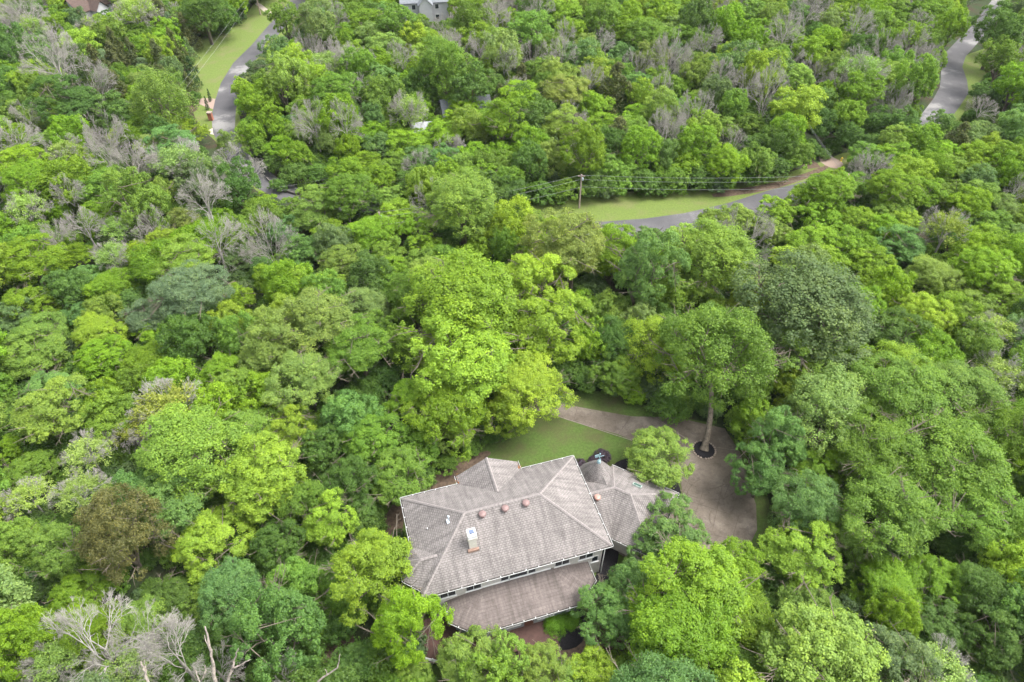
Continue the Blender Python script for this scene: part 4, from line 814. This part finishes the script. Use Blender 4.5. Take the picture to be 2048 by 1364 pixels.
def pipe(parent, x, y, z0, z1, r=0.07):
    m = MB(); m.box(x-.22, x+.22, y-.26, y+.2, z0-.05, z0+.07); m.tube([(x, y, z0), (x, y, z1)], r, 8); m.lathe((x, y, z1), [(r*1.6, 0), (r*1.8, .06), (r*.8, .14)], 8); return m.build('vent_pipe', M_METAL, parent)
pipe(main, -5.3, 0.15, 8.25, 9.0); pipe(wing, 9.55, -1.4, 4.05, 4.9)
m = MB(); m.tube([(-7.35, 0.6, 7.0), (-7.35, 0.6, 7.25)], 0.05, 7); m.build('vent_pipe', M_WHITE, main)
sn = Vector((1, 1, 0)).normalized(); sk_c = Vector((14.9, 1.15, 0)); dd = (18.85-(sk_c.x+sk_c.y))/math.sqrt(2); sz = 3+K*dd
ud = Vector((1, -1, 0)).normalized(); vd = (-sn+Vector((0, 0, K))).normalized(); nn_ = ud.cross(vd)
if nn_.z < 0: nn_ = -nn_
c0 = Vector((sk_c.x, sk_c.y, sz)); s1 = MB()
def slab(m, c, hu, hv, h0, h1):
    b0 = [c+ud*a*hu+vd*b*hv+nn_*h0 for a, b in ((-1, -1), (1, -1), (1, 1), (-1, 1))]; t0 = [c+ud*a*hu+vd*b*hv+nn_*h1 for a, b in ((-1, -1), (1, -1), (1, 1), (-1, 1))]
    i = len(m.v); m.v += [tuple(p) for p in b0+t0]; m.f += [(i+3, i+2, i+1, i), (i+4, i+5, i+6, i+7)]+[(i+k, i+(k+1) % 4, i+4+(k+1) % 4, i+4+k) for k in range(4)]
slab(s1, c0, 0.48, 0.32, 0, 0.12); s1.build('skylight', simple('green_grey_frame', (0.24, 0.29, 0.26), 0.6), wing)
s2 = MB(); slab(s2, c0, 0.38, 0.22, 0.121, 0.14); s2.build('skylight_pane', simple('green_glass', (0.06, 0.10, 0.085), 0.25), wing)
# walls
w = MB(); w.box(-8.6, 8.6, -4.8, 4.8, 0, 5.85); w.box(-2.8, 2.8, 4.8, 6.0, 0, 5.85); w.prism([(-8.6, -0.5), (-9.9, -1.7), (-9.9, -3.1), (-8.6, -4.3)], 0, 5.85); o = w.build('wall', M_WALL, house); uvmap(o)
w = MB(); w.prism([(8.61, 4.4), (8.61, -2.5), (10.6, -2.5), (13.33, -5.25), (18.3, -0.28), (13.6, 4.4)], 0, 2.84); o = w.build('wall', M_WALL, house); uvmap(o)
w = MB(); w.lathe((tc_.x, tc_.y, 0), [(1.85, 0), (1.85, 2.9)], 20); o = w.build('wall', M_WALL, house); uvmap(o)
w = MB(); w.prism([(-6.6, -4.81), (-6.6, -6.65), (-4.8, -8.15), (4.8, -8.15), (6.6, -6.65), (6.6, -4.81)], 0, 2.74); w.build('wall', M_SIDING, house)
def window(x0, x1, y, z0, z1, n=1, deep=0.04, sill=True, trim=None):
    f = MB(); t = 0.045; f.box(x0, x1, y-deep, y-.005, z0, z0+t); f.box(x0, x1, y-deep, y-.005, z1-t, z1)
    for k in range(n+1):
        x = x0+(x1-x0-t)*k/n; f.box(x, x+t, y-deep, y-.005, z0+t, z1-t)
    if trim: f.box(x0-trim, x0-.002, y-deep, y-.005, z0-.1, z1); f.box(x1+.002, x1+trim, y-deep, y-.005, z0-.1, z1)
    fo = f.build('window', M_WHITE, house); p = MB(); p.face([(x0+t, y-.012, z0+t), (x1-t, y-.012, z0+t), (x1-t, y-.012, z1-t), (x0+t, y-.012, z1-t)]); p.build('pane', M_GLASS, fo)
    if sill: s = MB(); s.box(x0-.08, x1+.08, y-.10, y-.004, z0-.08, z0-.002); s.build('sill', M_WHITE, fo)
def lx(u): return -9.18+(u-843)*(18.3/380)
for u, ww in ((890, 1.5), (941, 1.5), (1123, 1.5), (1174, 1.5)):
    x = lx(u)+0.15; window(x-ww/2, x+ww/2, -4.8, 3.62, 4.95, 2)
xm = lx(1035); window(xm-1.75, xm-0.95, -4.8, 3.72, 4.95, 1); window(xm-0.9, xm+0.9, -4.8, 3.72, 4.95, 1); window(xm+0.95, xm+1.75, -4.8, 3.72, 4.95, 1)
window(7.55, 8.25, -4.8, 2.5, 3.6, 1)
for x, ww in ((-4.1, .6), (-3.2, .6), (-1.9, .65), (-1.1, .65), (1.35, .65), (2.2, .65), (4.25, .6)): window(x-ww/2, x+ww/2, -8.15, 1.15, 2.35, 1, trim=0.14)
dr = MB(); dr.box(-0.35, 0.55, -8.2, -8.155, 0.45, 2.5); do = dr.build('door', simple('brown_door', (0.13, 0.06, 0.04), 0.6), house); kn = MB(); kn.lathe((0.42, -8.24, 1.4), [(0.02, 0), (0.04, .04), (0.02, .08)], 8); kn.build('handle', M_METAL, do)
dp = MB(); dp.tube([(8.75, -4.95, 0), (8.75, -4.95, 5.9)], 0.05, 7); dp.build('downpipe', M_WHITE, house)
# deck with steps, in front of the ground floor
deck = empty('deck', O2, ROT); tag(deck, 'reddish-brown timber deck and steps along the front of the house', 'deck')
def plank_mat():
    m, n, b = nodes('red_brown_planks'); t = n.nodes.new('ShaderNodeTexCoord'); wv_ = N(n, 'ShaderNodeTexWave', Scale=3.4); wv_.wave_type = 'BANDS'; wv_.bands_direction = 'Y'; n.links.new(t.outputs['Object'], wv_.inputs['Vector'])
    c = ramp(n, wv_.outputs['Fac'], [(0.02, (0.022, 0.012, 0.010)), (0.14, (0.072, 0.038, 0.031))]); c = mixc(n, c, ramp(n, noise(n, 2, 5), [(0.3, 0.75), (0.7, 1.25)]), mode='MULTIPLY', fac=1)
    n.links.new(c, b.inputs['Base Color']); b.inputs['Roughness'].default_value = 0.75; return m
M_DECK = plank_mat()
d = MB(); d.prism([(-10.4, -5.0), (-10.4, -8.4), (-7.2, -10.2), (2.4, -10.2), (2.4, -8.152), (-4.81, -8.152), (-6.61, -6.66), (-6.61, -4.82), (-8.7, -4.82)], 0.3, 0.45); d.build('platform', M_DECK, deck)
for k in range(3):
    d = MB(); d.box(-1.6, 2.3, -10.55-0.35*k, -10.205-0.35*k, 0.05, 0.34-0.11*k); d.build('step', M_DECK, deck)
rl = MB(); rl.obox((-8.75, -9.4, 1.35), math.atan2(-1.8, 3.2), 1.7, 0.04, 0.03); rl.obox((-8.75, -9.4, 0.95), math.atan2(-1.8, 3.2), 1.7, 0.03, 0.02); rl.obox((-8.75, -9.4, 1.15), math.atan2(-1.8, 3.2), 1.7, 0.03, 0.02)
for f in (0, .33, .66, 1): q = Vector((-10.3, -8.5, 0)).lerp(Vector((-7.25, -10.15, 0)), f); rl.box(q.x-.05, q.x+.05, q.y-.05, q.y+.05, 0.45, 1.45)
rl.build('railing', M_WHITE, deck)
lp = MB(); q = W(1112, 1281); lp.lathe((q.x, q.y, .045), [(0.16, 0), (0.18, .1), (0.1, .22), (.02, .26)], 12); tag(lp.build('garden_stone', M_STONE), 'pale round stone lying on the front mulch bed', 'stone')
# ---------------------------------------------------------------- garden plants
def plant(name, u, v, w_, h_, key, col, label, cat, z=None, part='foliage', grp=None):
    x, y, zc, a, b = solve(u, v, w_, h_, 'b'); r = empty(name, (x, y, 0)); tag(r, label, cat, grp)
    cr, lm = PROTO[key]; o = link(part, cr[0], r); o.scale = (a, a, b); o.location = (0, 0, b*0.7 if z is None else z); o.color = (*col, 1); o.rotation_euler = (0, 0, rt.uniform(0, 6))
    s = link('stem', STEM, r); s.scale = (0.06, 0.06, max(.3, b*.6)); return r
plant('clipped_bush', 1107, 1250, 50, 44, 'clipped', (0.115, 0.250, 0.012), 'round clipped bright green bush nearer the steps', 'bush', grp='clipped bushes in front of the house')
plant('clipped_bush', 1139, 1241, 50, 44, 'clipped', (0.115, 0.250, 0.012), 'round clipped bright green bush farther from the steps', 'bush', grp='clipped bushes in front of the house')
for u, v, w_, lab in ((1160, 932, 34, 'dark purple shrub between main roof and turret'), (1186, 922, 24, 'small dull purple shrub behind the turret'), (1205, 914, 38, 'dark purple shrub behind the weathervane')):
    plant('purple_shrub', u, v, w_, w_*.9, 'bush', (0.060, 0.042, 0.062), lab, 'shrub', grp='purple shrubs by the turret')
plant('shrub', 795, 1075, 30, 30, 'bush', (0.06, 0.12, 0.03), 'small green shrub at the left end of the house', 'shrub')
# small clipped conifers
def cone_tree(name, u, v, hgt, wd_, col, label, grp=None, cat='conifer'):
    p = W(u, v); r = empty(name, (p.x, p.y, 0)); tag(r, label, cat, grp); o = link('foliage', PROTO['cedar'][0][0], r); o.scale = (wd_, wd_, hgt/2); o.location = (0, 0, hgt/2+.1); o.color = (*col, 1)
    s = link('trunk', STEM, r); s.scale = (.06, .06, .5); return r
cone_tree('clipped_conifer', 422, 202, 2.4, .5, (0.03, 0.07, 0.025), 'slim dark conifer on the far side of the left brick entrance', 'slim conifers at the left brick entrance')
cone_tree('clipped_conifer', 417, 219, 2.6, .55, (0.03, 0.07, 0.025), 'slim dark conifer on the near side of the left brick entrance', 'slim conifers at the left brick entrance')
for k in range(8): cone_tree('hedge_conifer', 602+4.6*k, 388-0.4*k, 2.3, .5, (0.10, 0.17, 0.03), 'yellow-green hedge conifer, %s from the left in the row by the short pole' % ('first second third fourth fifth sixth seventh eighth'.split()[k]), 'row of hedge conifers beside the short pole')
cone_tree('pointed_conifer', 396, 178, 6.5, 2.2, (0.05, 0.10, 0.03), 'pointed green conifer at the lower edge of the top left lawn')
x_, y_, z_, a_2, b_2 = solve(988, 196, 32, 34, 'c'); cs = empty('pale_conifer', (x_, y_, 0)); tag(cs, 'pale green layered conifer right of the red chimney', 'conifer'); o = link('foliage', PROTO['cedar'][0][1], cs); o.scale = (a_2*1.1, a_2*1.1, b_2); o.location = (0, 0, z_); o.color = (0.15, 0.20, 0.09, 1); s = link('trunk', STEM, cs); s.scale = (.15, .15, z_)
# ---------------------------------------------------------------- poles and wires
M_POLE = simple('weathered_wood', (0.30, 0.24, 0.20), 0.9, 0.2, 6)
def ztop(x, y, v):
    lo, hi = 0, 30
    for _ in range(40):
        mid = (lo+hi)/2
        if P(x, y, mid)[1] > v: lo = mid
        else: hi = mid
    return lo
def pole(u, v, vt, label, arm=False, r=0.16, zt=None):
    p = W(u, v); z = zt or ztop(p.x, p.y, vt); root = empty('utility_pole', (p.x, p.y, 0)); tag(root, label, 'pole', 'utility poles along the roads')
    m = MB(); m.tube([(0, 0, 0), (0, 0, z)], [r, r*.7], 10); m.build('post', M_POLE, root)
    m = MB(); m.lathe((0.22, 0, z-1.1), [(.12, 0), (.16, .05), (.16, .45), (.08, .52)], 10); m.build('insulator', M_METAL, root)
    if arm: m = MB(); m.box(-.6, .6, -.05, .05, z-.35, z-.23); m.build('crossarm', M_POLE, root)
    return Vector((p.x, p.y, z))
pA = pole(1158, 416, 349, 'tall wooden pole standing on the middle lawn', True)
pB = pole(1668, 425, 348, 'pole hidden in the trees by the right brick entrance')
pC = pole(682, 380, 350, 'short weathered pole right of the hedge conifers')
pD = pole(770, 500, 424, 'pole hidden in the trees left of the middle lawn')
pE = pole(521, 29, -25, 'pale pole at the top edge of the photo on the lawn', r=0.2)
pF = pole(345, 265, 212, 'pole behind the big rounded pale tree')
M_WIRE = simple('wire', (0.20, 0.21, 0.20), 0.6)
def wires(a, b, drops, label, r=0.017, sag=0.6):
    for q, dz in enumerate(drops):
        m = MB(); A = a+Vector((0.25*(q-1), 0, dz)); B = b+Vector((0.25*(q-1), 0, dz)); pts = [A.lerp(B, k/14)-Vector((0, 0, sag*4*(k/14)*(1-k/14))) for k in range(15)]
        m.tube(pts, r, 4); tag(m.build('power_line', M_WIRE), label[q] if isinstance(label, list) else label, 'wire', 'overhead wires')
hl = ['topmost', 'middle', 'lowest']
wires(pA, pB, (-.1, -.9, -2.3), [h+' wire running right from the tall roadside pole' for h in hl])
wires(pA, pD, (-.1, -.9, -2.3), [h+' wire running left from the tall roadside pole' for h in hl])
wires(pE, pF, (-.2, -1.4), ['upper wire crossing the top left lawn', 'lower wire crossing the top left lawn'])
wires(pC, W(560, 372, 2.0), (-.2, -.9), ['upper thin wire left of the short weathered pole', 'lower thin wire left of the short weathered pole'], sag=.2)
pG = W(1622, 250, 7.5); wires(pG, pB, (0, -.5), ['upper wire dropping over the right brick entrance', 'lower wire dropping over the right brick entrance'], sag=.3)
# ---------------------------------------------------------------- small things along the roads
M_BRICK = simple('red_brick', (0.30, 0.12, 0.08), 0.9, 0.3, 9)
def pier(u, v, h, label):
    p = W(u, v); r = empty('brick_pier', (p.x, p.y, 0)); tag(r, label, 'pier'); m = MB(); m.box(-.4, .4, -.4, .4, 0, h); m.build('shaft', M_BRICK, r); m = MB(); m.box(-.48, .48, -.48, .48, h, h+.12); m.build('cap', M_STONE, r)
pier(423, 240, 1.6, 'red brick mailbox pier on the grass left of the dark road')
lw = MB(); pts = [W(u, v) for u, v in ((534, 358), (548, 372), (566, 382), (590, 389), (612, 391), (636, 388))]
for a, b in zip(pts, pts[1:]): lw.obox(((a.x+b.x)/2, (a.y+b.y)/2, .22), math.atan2(b.y-a.y, b.x-a.x), (b-a).length/2+.03, .15, .22)
tag(lw.build('low_wall', simple('dark_stone', (0.10, 0.09, 0.085), 1, .4, 5)), 'low dark stone wall along the road left of the short pole', 'wall')
p = W(1682, 322); hy = empty('hydrant', (p.x, p.y, 0)); tag(hy, 'small yellow hydrant beside the right brick entrance', 'hydrant'); m = MB(); m.lathe((0, 0, 0), [(.2, 0), (.2, .06), (.13, .08), (.13, .6), (.17, .62), (.12, .75), (.03, .82)], 12); m.build('body', simple('yellow_paint', (.75, .55, .08), .5, .1), hy)
m = MB(); m.tube([(-.22, 0, .5), (.22, 0, .5)], .06, 8); m.build('nozzle', simple('yellow_dull', (.6, .42, .07), .5, .1), hy)
# boulder and pale sheet seen between leaves at the front
p = W(1100, 1322); m = MB(); m.lathe((p.x, p.y, 0), [(.7, 0), (.8, .3), (.7, .6), (.35, .8), (.1, .86)], 9); bo = m.build('boulder', simple('lavender_rock', (0.10, 0.095, 0.11), .9, .25, 2)); tag(bo, 'greyish boulder seen between leaves at the bottom edge', 'boulder')
# ---------------------------------------------------------------- neighbouring houses
M_GREYROOF = simple('grey_roof', (0.15, 0.16, 0.175), 0.9, .2, 3); M_BROWNROOF = simple('brown_roof', (0.075, 0.052, 0.044), .9, .25, 3); M_WH = simple('white_siding', (0.42, 0.42, 0.43), .8, .05, 2)
def simple_house(u, v, rot, wx, wy, zh, rise, wallm, roofm, label, name='neighbour_house', chim=None, win=((-.5, 0), (.5, 0)), cross=False):
    p = W(u, v); r = empty(name, (p.x, p.y, 0), rot); tag(r, label, 'house')
    m = MB(); m.box(-wx, wx, -wy, wy, 0, zh); m.face([(-wx, -wy, zh), (-wx, wy, zh), (-wx, 0, zh+rise*.93)]); m.face([(wx, -wy, zh), (wx, wy, zh), (wx, 0, zh+rise*.93)]); m.build('wall', wallm, r)
    e = .5; m = MB()
    for s in (-1, 1):
        a = [(-wx-e, s*(wy+e), zh-.15), (wx+e, s*(wy+e), zh-.15), (wx+e, 0, zh+rise), (-wx-e, 0, zh+rise)]; m.face(a); m.face([(x, y, z-.15) for x, y, z in a][::-1])
    ro_ = m.build('roof', roofm, r)
    if cross:
        m = MB(); m.box(-1.6, 1.6, -wy-2.5, -wy-.001, 0, zh); m.face([(-1.6, -wy-2.5, zh), (1.6, -wy-2.5, zh), (0, -wy-2.5, zh+1.6)]); m.build('wall', wallm, r)
        m = MB()
        for s in (-1, 1): m.face([(s*2.0, -wy-2.9, zh-.2), (0, -wy-2.9, zh+1.8), (0, 0, zh+1.8), (s*2.0, -wy+.9, zh-.2)])
        m.build('roof', roofm, r)
    for fx, zz in win:
        m = MB(); x = fx*wx; m.box(x-.55, x+.55, -wy-.06, -wy-.003, 1.0+zz, 2.3+zz); f = m.build('window', M_WHITE, r); q = MB(); q.box(x-.45, x+.45, -wy-.075, -wy-.062, 1.1+zz, 2.2+zz); q.build('pane', M_GLASS, f)
    if chim: m = MB(); m.box(chim[0]-.5, chim[0]+.5, chim[1]-.4, chim[1]+.4, zh, zh+rise+1.6); m.build('chimney', M_BRICK, ro_)
    return r
simple_house(190, 50, R(62), 4.5, 3.2, 5.0, 2.6, M_WH, M_BROWNROOF, 'house with steep brown gable roof among trees at top left', cross=True)
simple_house(852, 38, R(8), 6.0, 3.6, 5.5, 2.8, M_WH, M_GREYROOF, 'white two-storey house with grey roofs at the top edge', win=((-.5, 0), (.5, 0), (-.5, 2.6), (.5, 2.6)), cross=True)
simple_house(932, 244, R(14), 4.6, 3.0, 3.4, 1.9, M_WH, M_GREYROOF, 'grey-roofed house with red brick chimney mostly hidden by trees', chim=(1.6, 0.6))
simple_house(848, 282, R(10), 1.5, 1.4, 3.0, 1.0, M_WH, simple('pale_roof', (.30, .31, .32), .6, .1), 'small white-roofed outbuilding peeking through the trees', name='outbuilding', win=((0, 0),))
# ---------------------------------------------------------------- broken snags at the bottom left
def snag(paths, label):
    b = W(*paths[0][0][:2], paths[0][0][2]); r = empty('broken_snag', (b.x, b.y, 0)); tag(r, label, 'dead tree', 'broken snags at the bottom left')
    for k, pth in enumerate(paths):
        m = MB(); pts = [W(u, v, z)-Vector((b.x, b.y, 0)) for u, v, z, _ in pth]; fine = []; rr = []
        for i in range(len(pts)-1):
            for j in range(4):
                f = j/4; fine.append(pts[i].lerp(pts[i+1], f)+Vector((rt.uniform(-.05, .05), rt.uniform(-.05, .05), 0))); rr.append((pth[i][3]*(1-f)+pth[i+1][3]*f)*.68)
        fine.append(pts[-1]); rr.append(pth[-1][3]*.68); m.tube(fine, rr, 8); m.build('trunk' if k == 0 else 'limb', BARK_SNAG, r, smooth=True)
snag([[(470, 1560, 0, .35), (445, 1440, 6, .28), (430, 1363, 10, .22), (424, 1320, 12, .17), (417, 1285, 13.5, .14), (410, 1253, 15, .07)], [(423, 1310, 12.4, .07), (409, 1270, 12.8, .03)], [(428, 1350, 10.8, .07), (421, 1332, 11.3, .04)]], 'tall straight broken snag, the highest at the bottom left')
snag([[(450, 1560, 0, .3), (452, 1420, 7, .22), (456, 1364, 10, .17), (464, 1337, 11.2, .13)], [(464, 1337, 11.2, .13), (470, 1315, 12, .10), (477, 1297, 12.8, .05)], [(464, 1337, 11.2, .11), (480, 1330, 11.6, .08), (501, 1319, 12.1, .04)], [(456, 1360, 10.1, .07), (466, 1339, 10.6, .05)]], 'forked broken snag, rightmost of those near the bottom left')
snag([[(330, 1560, 0, .3), (306, 1420, 7, .22), (295, 1363, 10, .16), (288, 1338, 11, .13), (282, 1323, 11.6, .09)], [(292, 1350, 10.4, .07), (289, 1320, 11.5, .03)]], 'short broken snag, leftmost of those at the bottom left')
snag([[(410, 1560, 0, .22), (404, 1420, 7, .14), (400, 1362, 9.6, .1), (392, 1346, 10.3, .07), (387, 1333, 10.8, .03)], [(402, 1362, 9.6, .1), (411, 1345, 10.4, .09), (410, 1330, 11, .04)]], 'low two-pronged snag between the taller snags')
snag([[(560, 1500, 0, .3), (600, 1420, 5, .2), (636, 1362, 8, .12), (676, 1335, 9.4, .09), (680, 1308, 10.5, .04)], [(655, 1348, 8.7, .06), (650, 1338, 9.2, .03)]], 'pale crooked dead limb over bare soil at the bottom')
# ---------------------------------------------------------------- thin air haze round the whole scene
m = MB(); m.box(-2700, 2700, -2700, 2700, -1, 75); hm = bpy.data.materials.new('haze'); hm.use_nodes = True; hn = hm.node_tree; hn.nodes.clear()
ho = hn.nodes.new('ShaderNodeOutputMaterial'); hv = hn.nodes.new('ShaderNodeVolumePrincipled'); hv.inputs['Color'].default_value = (0.92, 0.96, 1, 1); hv.inputs['Density'].default_value = 0.00005
hn.links.new(hv.outputs[0], ho.inputs['Volume']); tag(m.build('haze', hm), 'thin pale air haze over the wood', 'haze', kind='stuff')
